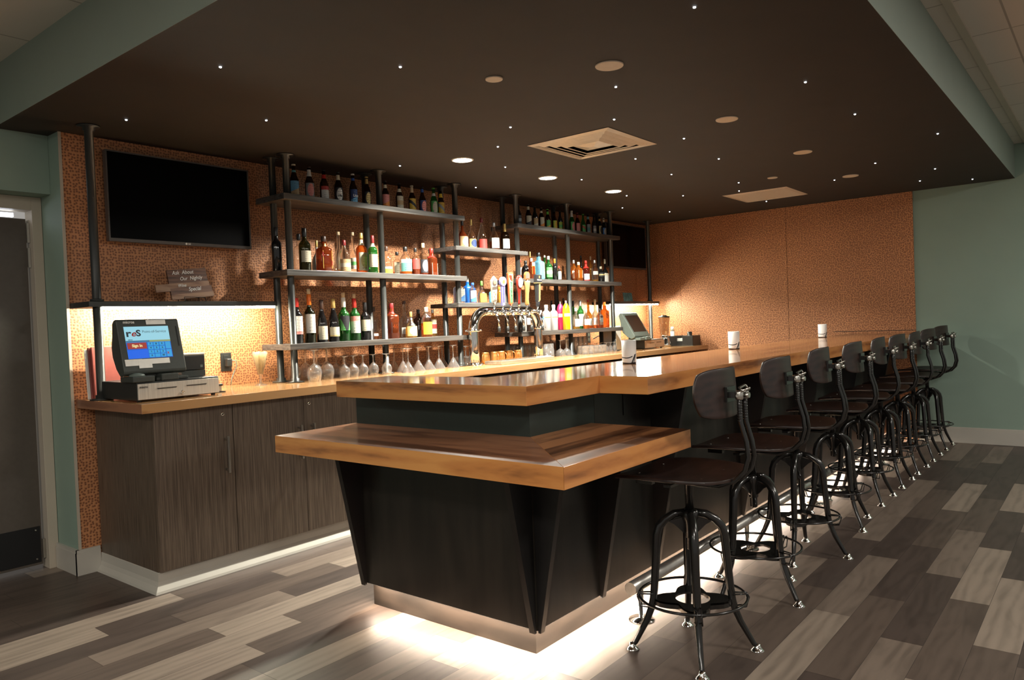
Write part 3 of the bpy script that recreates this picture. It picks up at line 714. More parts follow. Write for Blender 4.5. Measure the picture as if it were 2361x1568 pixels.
def label_mat(base, acc, mode):
    key = (base, acc, mode)
    if key in _lab: return _lab[key]
    m, t, b = nt('label_%s_%s_%s' % key)
    tc = N(t, 'ShaderNodeTexCoord'); mp = N(t, 'ShaderNodeMapping')
    t.links.new(tc.outputs['Generated'], mp.inputs['Vector'])
    sp = N(t, 'ShaderNodeSeparateXYZ'); t.links.new(mp.outputs[0], sp.inputs[0])
    # Generated: x across, z up
    def mm(op, a, v=None):
        n = N(t, 'ShaderNodeMath', operation=op)
        for i, q in enumerate((a, v)):
            if q is None: continue
            if isinstance(q, (int, float)): n.inputs[i].default_value = q
            else: t.links.new(q, n.inputs[i])
        return n.outputs[0]
    X, Z = sp.outputs['X'], sp.outputs['Z']
    if mode == 'oval':
        dx = mm('MULTIPLY', mm('SUBTRACT', X, .5), 2.6); dz = mm('MULTIPLY', mm('SUBTRACT', Z, .52), 2.3)
        msk = mm('LESS_THAN', mm('ADD', mm('MULTIPLY', dx, dx), mm('MULTIPLY', dz, dz)), 1.0)
    elif mode == 'band':
        msk = mm('LESS_THAN', mm('ABSOLUTE', mm('SUBTRACT', Z, .5)), .16)
    elif mode == 'top':
        msk = mm('GREATER_THAN', Z, .70)
    elif mode == 'foot':
        msk = mm('LESS_THAN', Z, .16)
    elif mode == 'diag':
        msk = mm('LESS_THAN', mm('ABSOLUTE', mm('SUBTRACT', mm('ADD', mm('MULTIPLY', X, .5), Z), .8)), .13)
    elif mode == 'shield':
        dx = mm('MULTIPLY', mm('ABSOLUTE', mm('SUBTRACT', X, .5)), 2.0)
        msk = mm('LESS_THAN', mm('ADD', dx, mm('MULTIPLY', mm('SUBTRACT', .6, Z), .9)), .8)
    elif mode == 'low':
        msk = mm('LESS_THAN', Z, mm('ADD', mm('MULTIPLY', X, .3), .25))
    else:
        msk = mm('LESS_THAN', Z, -1.0)
    c = N(t, 'ShaderNodeMix', data_type='RGBA'); c.inputs['A'].default_value = (*LC[base], 1); c.inputs['B'].default_value = (*LC[acc], 1)
    t.links.new(msk, c.inputs['Factor'])
    # small print: short dark dashes in rows
    n = N(t, 'ShaderNodeTexNoise'); n.inputs['Scale'].default_value = 1.0; n.inputs['Detail'].default_value = 1
    m2 = N(t, 'ShaderNodeMapping'); m2.inputs['Scale'].default_value = (16, 1, 10); t.links.new(tc.outputs['Generated'], m2.inputs['Vector']); t.links.new(m2.outputs[0], n.inputs['Vector'])
    row = mm('GREATER_THAN', mm('FRACT', mm('MULTIPLY', Z, 6.0)), .55)
    ink = mm('MULTIPLY', mm('GREATER_THAN', n.outputs['Fac'], .54), row)
    ink = mm('MULTIPLY', ink, mm('LESS_THAN', mm('ABSOLUTE', mm('SUBTRACT', X, .5)), .32))
    c2 = N(t, 'ShaderNodeMix', data_type='RGBA', blend_type='MULTIPLY'); c2.inputs['B'].default_value = (.38, .33, .30, 1) if base not in ('black', 'navy') else (4, 4, 4, 1)
    t.links.new(mm('MULTIPLY', ink, .8), c2.inputs['Factor']); t.links.new(c.outputs['Result'], c2.inputs['A']); t.links.new(c2.outputs['Result'], b.inputs['Base Color'])
    b.inputs['Roughness'].default_value = .55
    _lab[key] = m
    return m

PROF = {  # (radius fraction, height fraction), cap start fraction, neck radius fraction, squareness
    'beer': ([(.86, 0), (1, .015), (1, .50), (.96, .55), (.62, .68), (.44, .76), (.40, .82), (.38, .965)], .955, .45, 0),
    'bordeaux': ([(.9, 0), (1, .012), (1, .60), (.94, .645), (.60, .70), (.42, .735), (.38, .76), (.37, .90)], .80, .41, 0),
    'corked': ([(.9, 0), (1, .012), (1, .53), (.94, .57), (.60, .62), (.42, .65), (.38, .68), (.37, .86)], .70, .41, 0),
    'burgundy': ([(.9, 0), (1, .012), (1, .40), (.92, .50), (.66, .61), (.45, .70), (.38, .76), (.37, .90)], .78, .42, 0),
    'round': ([(.9, 0), (1, .015), (1, .56), (.93, .63), (.60, .69), (.38, .72), (.34, .76), (.34, .90)], .86, .38, 0),
    'square': ([(.95, 0), (1, .012), (1, .60), (.92, .66), (.55, .70), (.38, .73), (.36, .86)], .84, .40, .75),
    'squat': ([(.92, 0), (1, .02), (1, .48), (.90, .60), (.62, .70), (.34, .76), (.30, .80), (.30, .88)], .84, .34, 0),
    'bulb': ([(.80, 0), (.96, .04), (1, .22), (.96, .36), (.72, .50), (.42, .58), (.24, .64), (.22, .86)], .80, .26, 0),
    'taper': ([(.85, 0), (.9, .02), (1, .34), (.92, .45), (.60, .62), (.34, .72), (.28, .78), (.27, .92)], .86, .32, 0),
    'tall': ([(.8, 0), (1, .02), (1, .42), (.90, .50), (.50, .56), (.36, .60), (.32, .66), (.32, .92)], .92, .37, 0),
    'vodka': ([(.94, 0), (1, .012), (1, .66), (.94, .71), (.62, .76), (.42, .79), (.40, .90)], .88, .46, 0),
    'can': ([(.92, 0), (1, .015), (1, .62), (.94, .72), (.72, .82), (.45, .88), (.40, .90)], .895, .26, 0),
}
def bottle(x, y, z, H, R, style, glass, cap, lab, desc, group, lz=(.14, .48), neck=None, liq=None, rz=None, cork=False, txt=None):
    prof, cs, cr, sq = PROF[style]
    t = empty('bottle', (x, y, z), rz if rz is not None else random.uniform(-.22, .18) - .12); tag(t, desc, 'bottle', group)
    b = B(); P = [(r * R, h * H) for r, h in prof]
    mats = [GL[glass]]
    ma = None
    if liq:
        mats.append(GL[liq[0]]); lv = liq[1] * H
        Q = []
        for i, (r, h) in enumerate(P):
            if i and P[i - 1][1] < lv < h:
                k = (lv - P[i - 1][1]) / (h - P[i - 1][1]); Q.append((P[i - 1][0] + k * (r - P[i - 1][0]), lv))
            Q.append((r, h))
        P = Q; ma = lambda h: 1 if h < lv - 1e-6 else 0
    b.lathe(P, 20, sq=sq, mat_at=ma); b.done('glass', mats, t)
    b = B(); ce = 1.0 if not cork else .90
    b.lathe([(cr * R * .96, cs * H), (cr * R, cs * H + .002), (cr * R, ce * H - .002), (cr * R * .92, ce * H)], 14)
    b.done('cap', CAPC[cap], t)
    if cork:
        b = B(); b.lathe([(cr * R * .74, .885 * H), (cr * R * .80, H)], 12); b.done('cork', CAPC['cork'], t)
    if lab:
        mode, base, acc = lab; a0, a1 = lz
        rr = R * 1.012
        b = B()
        if sq: b.box(-R * .78, R * .78, -R * .965, -R * .95, a0 * H, a1 * H)
        else: b.lathe([(rr, a0 * H), (rr, a1 * H)], 16, a0=-PI / 2 - 1.25, a1=-PI / 2 + 1.25)
        b.done('label', label_mat(base, acc, mode), t)
    if neck:
        c, n0, n1 = neck
        def rad(h):
            for (ra, ha), (rb, hb) in zip(prof, prof[1:]):
                if ha <= h <= hb: return ra + (rb - ra) * (h - ha) / (hb - ha)
            return prof[-1][0]
        b = B(); b.lathe([(rad(n0) * R + .0008, n0 * H), (rad((n0 + n1) / 2) * R + .0009, (n0 + n1) / 2 * H), (rad(n1) * R + .0008, n1 * H)], 14, cap=False); b.done('neck_label', CAPC[c], t)
    if txt:
        s, sz, c, h = txt
        text('lettering', s, sz, CAPC[c], t, (0, -R * (1.03 if not sq else .98), h * H), (PI / 2, 0, 0), .0004, bold=.0004)
    return t
YM, YFr, YBk = 4.222, 4.135, 4.345
def row(data, z, group, where):
    for (x, H, R, style, r, glass, cap, lab, desc, kw) in data:
        y = {'m': YM, 'f': YFr, 'b': YBk, 'n': 4.20}[r]
        bottle(x * y / 4.19, y, z, H, R, style, glass, cap, lab, desc + where, group, **kw)
nk = lambda c, a=.68, b=.82: {'neck': (c, a, b)}
row([
 (2.97, .226, .0300, 'beer', 'm', 'brown', 'cream', ('low', 'sky', 'tan'), 'brown beer bottle with sky-blue and tan label', dict(neck=('teal', .76, .82), lz=(.08, .50))),
 (3.09, .227, .0300, 'beer', 'm', 'brown', 'brown', ('oval', 'grey', 'pink'), 'brown beer bottle with grey label bearing a pink oval', dict(neck=('white', .70, .90), lz=(.06, .50))),
 (3.21, .222, .0300, 'beer', 'm', 'brown', 'black', ('top', 'white', 'red'), 'brown beer bottle with red-edged white label and red neck band', dict(neck=('red', .72, .84), lz=(.10, .48))),
 (3.33, .223, .0295, 'beer', 'm', 'brown', 'black', ('oval', 'black', 'white'), 'brown beer bottle with a white oval label lettered in black', dict(neck=('cream', .74, .90), lz=(.06, .50), txt=('Ufe', .022, 'black', .24))),
 (3.46, .227, .0290, 'beer', 'm', 'brown', 'white', ('low', 'navy', 'sky'), 'dark beer bottle with navy label lettered Lite', dict(neck=('blue', .78, .86), lz=(.08, .50), txt=('Lite', .026, 'white', .30))),
 (3.585, .223, .0270, 'beer', 'm', 'brown', 'gold', ('oval', 'black', 'gold'), 'slim dark beer bottle with gold oval label', dict(neck=('gold', .76, .92), lz=(.06, .50))),
 (3.76, .215, .0290, 'beer', 'm', 'brown', 'black', ('low', 'pink', 'orange'), 'dark beer bottle with salmon and orange label right of the middle post', dict(neck=('tan' if False else 'cream', .74, .86), lz=(.06, .52))),
 (3.90, .214, .0290, 'beer', 'm', 'brown', 'black', ('band', 'cream', 'tan'), 'dark beer bottle with tall cream label and short cream neck band', dict(neck=('cream', .68, .80), lz=(.06, .54))),
 (4.03, .212, .0285, 'beer', 'm', 'brown', 'cream', ('diag', 'yellow', 'black'), 'beer bottle with a yellow label cut by a black slash, gold neck', dict(neck=('cork', .74, .94), lz=(.06, .52))),
 (4.14, .214, .0285, 'beer', 'm', 'brown', 'black', ('oval', 'navy', 'pink'), 'dark beer bottle with a navy label and pale red crest', dict(neck=('blue', .80, .92), lz=(.06, .50))),
 (4.265, .222, .0290, 'beer', 'm', 'green', 'green', ('oval', 'green', 'cream'), 'green beer bottle with cream oval label near the right end', dict(neck=('white', .70, .80), lz=(.04, .52))),
 (4.345, .218, .0280, 'beer', 'm', 'brown', 'black', ('diag', 'yellow', 'grey'), 'brown bottle with yellow and grey label, at the right end', dict(neck=('yellow', .70, .84), lz=(.04, .52))),
], 2.18, 'beer bottles on the top shelf of the left rack', ', left top shelf')
row([
 (2.815, .281, .032, 'bordeaux', 'm', 'black', 'black', None, 'plain black wine bottle standing behind the end post', {}),
 (3.03, .293, .039, 'bordeaux', 'm', 'olive', 'black', ('plain', 'cream', 'cream'), 'dark wine bottle with a small cream label', dict(lz=(.22, .48))),
 (2.985, .27, .034, 'square', 'b', 'clear', 'black', None, 'clear square bottle half hidden behind the dark wine bottle', {}),
 (3.125, .235, .037, 'bulb', 'b', 'milk', 'gold', None, 'milky white bulbous bottle with olive-gold cap', {}),
 (3.185, .249, .046, 'square', 'm', 'rust', 'brown', ('diag', 'yellow', 'red'), 'square brown rum bottle with yellow label and red diagonal', dict(lz=(.10, .60), neck=('gold', .72, .80))),
 (3.31, .309, .034, 'tall', 'b', 'clear', 'cork', None, 'tall clear bottle with brown cork stopper at the back', dict(liq=('clear', .3))),
 (3.355, .233, .044, 'squat', 'm', 'clear', 'maroon', ('band', 'tan', 'cream'), 'squat clear decanter-shaped bottle with tan label and maroon neck', dict(lz=(.06, .42), liq=('gold', .12))),
 (3.435, .315, .034, 'tall', 'b', 'clear', 'cork', ('band', 'cream', 'green'), 'tall long-necked clear bottle with cork and cream-green label', dict(lz=(.14, .40))),
 (3.51, .294, .039, 'round', 'm', 'amber', 'gold', ('oval', 'cream', 'tan'), 'amber rum bottle with large cream label and gold cap', dict(lz=(.08, .52), neck=('cream', .70, .84))),
 (3.615, .269, .033, 'bordeaux', 'f', 'green', 'maroon', ('band', 'cream', 'cream'), 'green whiskey bottle with cream label and maroon cap by the middle post', dict(lz=(.16, .50), neck=('cream', .70, .79))),
 (3.745, .211, .040, 'squat', 'm', 'clear', 'brown', ('top', 'lime', 'white'), 'empty-looking clear squat bottle with a pale green label', dict(lz=(.05, .28))),
 (3.85, .193, .035, 'round', 'b', 'clear', 'black', ('plain', 'cream', 'cream'), 'small clear bottle with cream label behind the grey-labelled one', dict(lz=(.10, .58), liq=('amber', .2))),
 (3.935, .219, .047, 'squat', 'm', 'clear', 'black', ('top', 'teal', 'white'), 'broad squat bottle with a dark green-grey label over amber whiskey', dict(lz=(.14, .56), liq=('amber', .14))),
 (4.04, .216, .031, 'round', 'm', 'clear', 'black', ('plain', 'red', 'red'), 'slim bottle with deep red label and red whiskey', dict(lz=(.24, .60), liq=('rust', .5))),
 (4.125, .259, .034, 'round', 'm', 'clear', 'cork', ('oval', 'black', 'grey'), 'clear bottle of red whiskey with a black label', dict(lz=(.10, .50), liq=('rust', .24), neck=('black', .90, .99))),
 (4.215, .222, .037, 'square', 'm', 'rust', 'red', ('plain', 'cream', 'cream'), 'square whiskey bottle dipped in red wax with cream label', dict(lz=(.06, .46), neck=('red', .66, .84))),
], 1.695, 'spirit bottles on the middle shelf of the left rack', ', left middle shelf')
row([
 (2.945, .300, .0365, 'bordeaux', 'm', 'black', 'red', ('foot', 'white', 'pink'), 'black wine bottle with red capsule, white label and orange-red strip', dict(lz=(.20, .60))),
 (3.045, .362, .0365, 'corked', 'm', 'olive', 'orange', ('plain', 'white', 'white'), 'tall wine bottle with bright orange capsule and cork', dict(lz=(.18, .53), cork=True)),
 (3.142, .288, .0365, 'burgundy', 'm', 'black', 'brown', ('plain', 'cream', 'cream'), 'dark wine bottle with brown capsule and a low arched cream label', dict(lz=(.06, .38))),
 (3.24, .296, .0375, 'burgundy', 'm', 'black', 'gold', ('foot', 'cream', 'gold'), 'dark wine bottle with gold capsule and cream-gold label', dict(lz=(.12, .34))),
 (3.33, .339, .0385, 'corked', 'm', 'green', 'white', ('shield', 'green', 'black'), 'green wine bottle with a black shield label and white capsule', dict(lz=(.22, .52), cork=True)),
 (3.425, .332, .0375, 'corked', 'm', 'green', 'red', ('top', 'white', 'pink'), 'green wine bottle with red capsule and white label with red oval', dict(lz=(.16, .52), cork=True)),
 (3.52, .271, .0365, 'bordeaux', 'm', 'black', 'black', ('plain', 'cream', 'cream'), 'black wine bottle with black capsule and square cream label', dict(lz=(.24, .54))),
 (3.60, .241, .033, 'round', 'b', 'clear', 'brown', ('plain', 'white', 'white'), 'clear bottle of low amber whiskey behind the post', dict(lz=(.10, .18), liq=('amber', .2))),
 (3.77, .264, .045, 'square', 'm', 'rust', 'maroon', ('plain', 'black', 'black'), 'square red-brown whiskey bottle marked 46 with maroon wax cap', dict(lz=(.16, .46), neck=('maroon', .70, .84), txt=('46', .045, 'cream', .34))),
 (3.90, .288, .038, 'tall', 'b', 'clear', 'brown', ('plain', 'white', 'white'), 'tall clear bottle with brown stopper behind the round decanter', dict(lz=(.10, .28))),
 (3.965, .198, .045, 'bulb', 'm', 'clear', 'gold', ('oval', 'gold', 'white'), 'round whisky decanter with gold stopper and white oval label', dict(lz=(.06, .44), liq=('gold', .40))),
 (4.045, .220, .034, 'square', 'b', 'brown', 'black', ('band', 'black', 'grey'), 'dark square bottle with fat black cap at the back', dict(lz=(.10, .60))),
 (4.13, .233, .043, 'squat', 'm', 'clear', 'cream', ('plain', 'yellow', 'yellow'), 'clear squat bottle with yellow label and cream stopper', dict(lz=(.08, .50), liq=('amber', .46))),
 (4.20, .220, .031, 'round', 'b', 'gold', 'silver', ('band', 'cream', 'red'), 'amber bottle with cream and red label, last on its shelf', dict(lz=(.10, .62))),
], 1.22, 'wine and whiskey bottles on the bottom shelf of the left rack', ', left bottom shelf')
row([
 (4.585, .240, .046, 'bulb', 'm', 'rust', 'black', ('oval', 'tan', 'cream'), 'round-bodied dark cognac bottle with oval cream label', dict(lz=(.04, .42))),
 (4.695, .255, .041, 'bulb', 'm', 'clear', 'gold', ('oval', 'gold', 'navy'), 'clear cognac bottle with gold cap and dark oval label', dict(lz=(.04, .34), liq=('rust', .34))),
 (4.83, .276, .041, 'taper', 'm', 'clear', 'maroon', ('plain', 'red', 'red'), 'tapered cognac bottle with red neck and red label', dict(lz=(.04, .34), liq=('rust', .30))),
 (4.99, .250, .044, 'taper', 'm', 'clear', 'silver', ('plain', 'white', 'white'), 'tapered clear cognac bottle with large white label', dict(lz=(.10, .46), liq=('rust', .34))),
 (5.14, .253, .040, 'round', 'm', 'brown', 'gold', ('plain', 'white', 'white'), 'dark cognac bottle with gold neck and white label', dict(lz=(.12, .46), neck=('gold', .72, .86))),
], 1.935, 'cognac bottles on the upper bridge shelf', ', upper bridge shelf')
row([
 (4.515, .20, .040, 'square', 'm', 'clear', 'blue', ('low', 'white', 'blue'), 'clear square bottle with white and blue label at the left end', dict(lz=(.08, .60))),
 (4.62, .226, .034, 'square', 'b', 'cobalt', 'white', None, 'cobalt blue square bottle with white cap', {}),
 (4.685, .175, .030, 'vodka', 'm', 'clear', 'blue', ('low', 'white', 'blue'), 'small clear bottle with blue and white label', dict(lz=(.08, .62))),
 (4.80, .192, .040, 'bulb', 'm', 'clear', 'lime' if False else 'green', ('plain', 'lime', 'lime'), 'round clear tequila bottle with pale green stopper and label', dict(lz=(.06, .44))),
 (4.93, .135, .026, 'vodka', 'm', 'blue', 'black', ('plain', 'sky', 'sky'), 'small blue-labelled bottle between the first two tap handles', dict(lz=(.10, .56))),
 (5.03, .145, .026, 'square', 'm', 'gold', 'orange', ('low', 'yellow', 'orange'), 'yellow and orange square bottle behind the second tap handle', dict(lz=(.06, .62))),
 (5.12, .25, .028, 'tall', 'b', 'clear', 'silver', None, 'tall slender clear bottle behind the orange tap handle', {}),
 (5.22, .16, .028, 'round', 'm', 'black', 'black', None, 'small black bottle beside the cream tap handle', {}),
], 1.48, 'bottles on the lower bridge shelf', ', lower bridge shelf')
row([
 (5.345, .200, .026, 'beer', 'm', 'black', 'black', ('band', 'black', 'grey'), 'black beer bottle with faint grey print beside the end post', dict(lz=(.08, .50))),
 (5.49, .216, .029, 'beer', 'm', 'brown', 'black', ('low', 'cream', 'black'), 'dark beer bottle with a tall cream label and cream neck', dict(lz=(.10, .50), neck=('cream', .76, .90))),
 (5.59, .207, .0285, 'beer', 'm', 'black', 'black', ('low', 'tan', 'cream'), 'black beer bottle with low tan and cream label', dict(lz=(.08, .46))),
 (5.69, .206, .0285, 'beer', 'm', 'brown', 'brown', ('low', 'cream', 'orange'), 'dark beer bottle with cream, red and orange label and cream neck band', dict(lz=(.08, .54), neck=('cream', .74, .84))),
 (5.79, .200, .027, 'beer', 'm', 'brown', 'green', ('low', 'green', 'yellow'), 'dark beer bottle with green and yellow label and green neck', dict(lz=(.06, .46), neck=('green', .74, .88))),
 (5.895, .195, .027, 'beer', 'm', 'brown', 'black', ('oval', 'lime', 'yellow'), 'dark beer bottle with a bright lime-yellow label', dict(lz=(.06, .50))),
 (5.995, .201, .025, 'beer', 'm', 'black', 'black', ('band', 'lime', 'green'), 'slim black beer bottle with pale lime label before the middle post', dict(lz=(.06, .46))),
 (6.195, .222, .0285, 'beer', 'm', 'green', 'white', ('oval', 'green', 'pink'), 'green beer bottle with white neck foil and pink oval label', dict(lz=(.06, .50), neck=('white', .72, .94))),
 (6.295, .211, .026, 'beer', 'm', 'brown', 'maroon', ('plain', 'pink', 'pink'), 'brown beer bottle with a plain salmon label', dict(lz=(.08, .50), neck=('maroon', .76, .90))),
 (6.40, .209, .024, 'beer', 'm', 'green', 'green', ('diag', 'green', 'red'), 'slim green beer bottle with a small red mark', dict(lz=(.10, .46))),
 (6.49, .219, .0255, 'beer', 'm', 'brown', 'black', ('band', 'grey', 'teal'), 'dark beer bottle with a grey-green label', dict(lz=(.06, .50), neck=('teal', .74, .86))),
 (6.60, .222, .0245, 'beer', 'm', 'black', 'black', ('band', 'grey', 'white'), 'black beer bottle with grey and white label', dict(lz=(.08, .46))),
 (6.71, .220, .0245, 'beer', 'm', 'black', 'black', ('oval', 'gold', 'black'), 'black beer bottle with a gold label', dict(lz=(.08, .50), neck=('gold', .74, .84))),
 (6.79, .200, .0250, 'beer', 'm', 'black', 'silver', ('oval', 'blue', 'white'), 'black beer bottle with a bright blue label, last at the right', dict(lz=(.06, .48), neck=('cream', .78, .92))),
], 2.18, 'beer bottles on the top shelf of the right rack', ', right top shelf')
row([
 (5.335, .20, .026, 'vodka', 'b', 'clear', 'red', ('low', 'white', 'red'), 'small clear bottle with white label beside the end post', dict(lz=(.10, .62))),
 (5.42, .177, .042, 'squat', 'm', 'black', 'black', None, 'squat matte black bottle with a short neck', {}),
 (5.49, .282, .034, 'bulb', 'b', 'red', 'gold', None, 'dark red round-shouldered bottle with tall gold neck', {}),
 (5.51, .19, .026, 'square', 'f', 'rust', 'white', ('top', 'yellow', 'pink'), 'small bottle with pink and yellow label in front', dict(lz=(.25, .80))),
 (5.62, .261, .045, 'square', 'm', 'blue', 'black', ('plain', 'white', 'white'), 'pale blue square gin bottle with white label and black cap', dict(lz=(.08, .62))),
 (5.715, .258, .027, 'tall', 'b', 'green', 'white', None, 'slender green gin bottle behind the white-capped one', {}),
 (5.775, .235, .036, 'round', 'm', 'green', 'white', ('band', 'green', 'white'), 'green gin bottle with white label band and white cap', dict(lz=(.14, .54))),
 (5.875, .214, .027, 'bordeaux', 'm', 'black', 'orange', None, 'dark slim bottle with orange cap', {}),
 (5.945, .134, .021, 'round', 'f', 'black', 'red', ('plain', 'white', 'white'), 'miniature dark bottle with white label and red neck', dict(lz=(.06, .62))),
 (6.12, .255, .040, 'round', 'b', 'clear', 'red', ('plain', 'white', 'white'), 'clear gin bottle with tall red cap and white label', dict(lz=(.20, .54), neck=('red', .70, .90), liq=('rust', .16))),
 (6.20, .215, .036, 'squat', 'm', 'amber', 'silver', ('plain', 'cream', 'cream'), 'amber squat bottle with a small cream label', dict(lz=(.14, .50))),
 (6.285, .187, .033, 'square', 'f', 'amber', 'cream', ('plain', 'cream', 'tan'), 'amber square bottle with cream cap and cream label', dict(lz=(.16, .56))),
 (6.335, .286, .024, 'tall', 'b', 'black', 'black', None, 'tall thin black bottle at the back', {}),
 (6.42, .221, .036, 'round', 'm', 'red', 'red', ('foot', 'white', 'red'), 'dark bottle with red seal, red ribbon and white label', dict(lz=(.06, .38), neck=('red', .64, .84))),
 (6.51, .287, .030, 'taper', 'b', 'gold', 'cork', None, 'tall pale yellow bottle with cork', {}),
 (6.585, .232, .035, 'round', 'm', 'clear', 'silver', ('plain', 'white', 'grey'), 'clear bottle with pale liquid and small white label', dict(lz=(.34, .50), liq=('gold', .12))),
 (6.70, .170, .040, 'squat', 'm', 'black', 'cream', ('band', 'black', 'gold'), 'squat black liqueur bottle with cream cap and gold band', dict(lz=(.36, .60))),
 (6.785, .251, .037, 'bulb', 'm', 'black', 'cream', ('top', 'white', 'cream'), 'tall dark bottle with cream cap and white label, rightmost', dict(lz=(.04, .40))),
], 1.695, 'spirit bottles on the middle shelf of the right rack', ', right middle shelf')
row([
 (5.33, .22, .036, 'square', 'm', 'frost', 'white', ('band', 'grey', 'pink'), 'grey-labelled frosted bottle seen between the hanging spouts', dict(lz=(.08, .60))),
 (5.45, .21, .040, 'squat', 'm', 'clear', 'white', ('top', 'white', 'white'), 'clear squat bottle with a large white label beside the post', dict(lz=(.30, .60))),
 (5.60, .275, .030, 'tall', 'b', 'black', 'black', None, 'tall black bottle behind the tower, right of the last tap', {}),
 (5.62, .19, .028, 'vodka', 'f', 'clear', 'white', ('top', 'white', 'blue'), 'slim clear bottle with a bright blue and white label', dict(lz=(.20, .70))),
 (5.71, .244, .039, 'vodka', 'm', 'frost', 'white', ('band', 'white', 'orange'), 'frosted vodka bottle with orange label, left of the pair', dict(lz=(.44, .58))),
 (5.80, .29, .028, 'tall', 'b', 'black', 'black', None, 'tall black bottle behind the frosted pair', {}),
 (5.83, .245, .038, 'vodka', 'm', 'frost', 'white', ('band', 'white', 'yellow'), 'frosted vodka bottle with yellow label, right of the pair', dict(lz=(.44, .58))),
 (5.94, .280, .037, 'can', 'm', 'pink', 'silver', ('plain', 'white', 'pink'), 'bright pink coated vodka bottle', dict(lz=(.44, .56))),
 (6.00, .316, .027, 'tall', 'b', 'brown', 'brown', None, 'tall brown bottle behind the pink one', {}),
 (6.04, .280, .037, 'can', 'f', 'yellow', 'silver', ('plain', 'white', 'yellow'), 'bright yellow coated vodka bottle', dict(lz=(.46, .56))),
 (6.165, .289, .028, 'bordeaux', 'b', 'green', 'black', ('plain', 'cream', 'cream'), 'green scotch bottle with black cap at the back', dict(lz=(.16, .50))),
 (6.205, .212, .037, 'squat', 'm', 'clear', 'white', ('plain', 'white', 'white'), 'clear small bottle with white label in front of the green pair', dict(lz=(.12, .48), liq=('gold', .12))),
 (6.29, .288, .033, 'bordeaux', 'm', 'green', 'silver', ('plain', 'white', 'white'), 'green scotch bottle with silver cap and tall white label', dict(lz=(.10, .52))),
 (6.435, .301, .037, 'tall', 'b', 'gold', 'red', ('plain', 'white', 'white'), 'tall pale yellow bottle with red cap', dict(lz=(.10, .34), liq=('amber', .12))),
 (6.39, .190, .032, 'squat', 'f', 'clear', 'silver', ('plain', 'white', 'white'), 'small squat bottle with low amber whisky', dict(lz=(.20, .50), liq=('amber', .22))),
 (6.565, .299, .037, 'tall', 'm', 'clear', 'cork', ('plain', 'white', 'white'), 'tall clear bottle with a cork and white label', dict(lz=(.12, .36), liq=('amber', .10))),
 (6.645, .20, .030, 'square', 'f', 'clear', 'black', ('top', 'grey', 'black'), 'clear square bottle with slanted black label', dict(lz=(.30, .62), liq=('rust', .14))),
 (6.745, .273, .040, 'square', 'm', 'amber', 'orange', ('diag', 'orange', 'red'), 'bright amber square whisky bottle with a slanted red label', dict(lz=(.36, .60))),
], 1.22, 'bottles on the bottom shelf of the right rack', ', right bottom shelf')

# ------------------------------------------------------------------ glassware on the back counter
ORD = ['first', 'second', 'third', 'fourth', 'fifth', 'sixth', 'seventh', 'eighth']
def ordinals(spots, kind, ysplits, rownames, tail):
    out = [''] * len(spots)
    for r in range(len(rownames)):
        lo = -9 if r == 0 else ysplits[r - 1]; hi = 9 if r == len(rownames) - 1 else ysplits[r]
        idx = sorted([i for i, q in enumerate(spots) if lo <= q[1] < hi], key=lambda i: spots[i][0])
        for k, i in enumerate(idx): out[i] = '%s, %s from left in the %s row, %s' % (kind, ORD[k], rownames[r], tail)
    return out
def copies(proto, spots, labels, cat, group, z=CT + .0005):
    for i, s in enumerate(spots):
        o = proto if i == 0 else copy_tree(proto)
        o.location = (s[0], s[1], z); o.rotation_euler = (0, 0, random.uniform(0, 6))
        tag(o, labels[i], cat, group)
def stem_glass(name, P):
    return B().lathe(P, 22, cap=False).done(name, mGlass)
def upright_to_inverted(P):
    H = max(z for r, z in P); return [(r, H - z) for r, z in P][::-1]
big = [(.036, 0), (.034, .002), (.005, .008), (.004, .085), (.012, .094), (.036, .115), (.046, .145), (.044, .175), (.036, .205)]
small = [(.031, 0), (.030, .002), (.004, .007), (.004, .055), (.012, .062), (.032, .082), (.038, .105), (.031, .148)]
mart = [(.034, 0), (.033, .002), (.004, .008), (.004, .095), (.010, .102), (.050, .172), (.052, .176)]
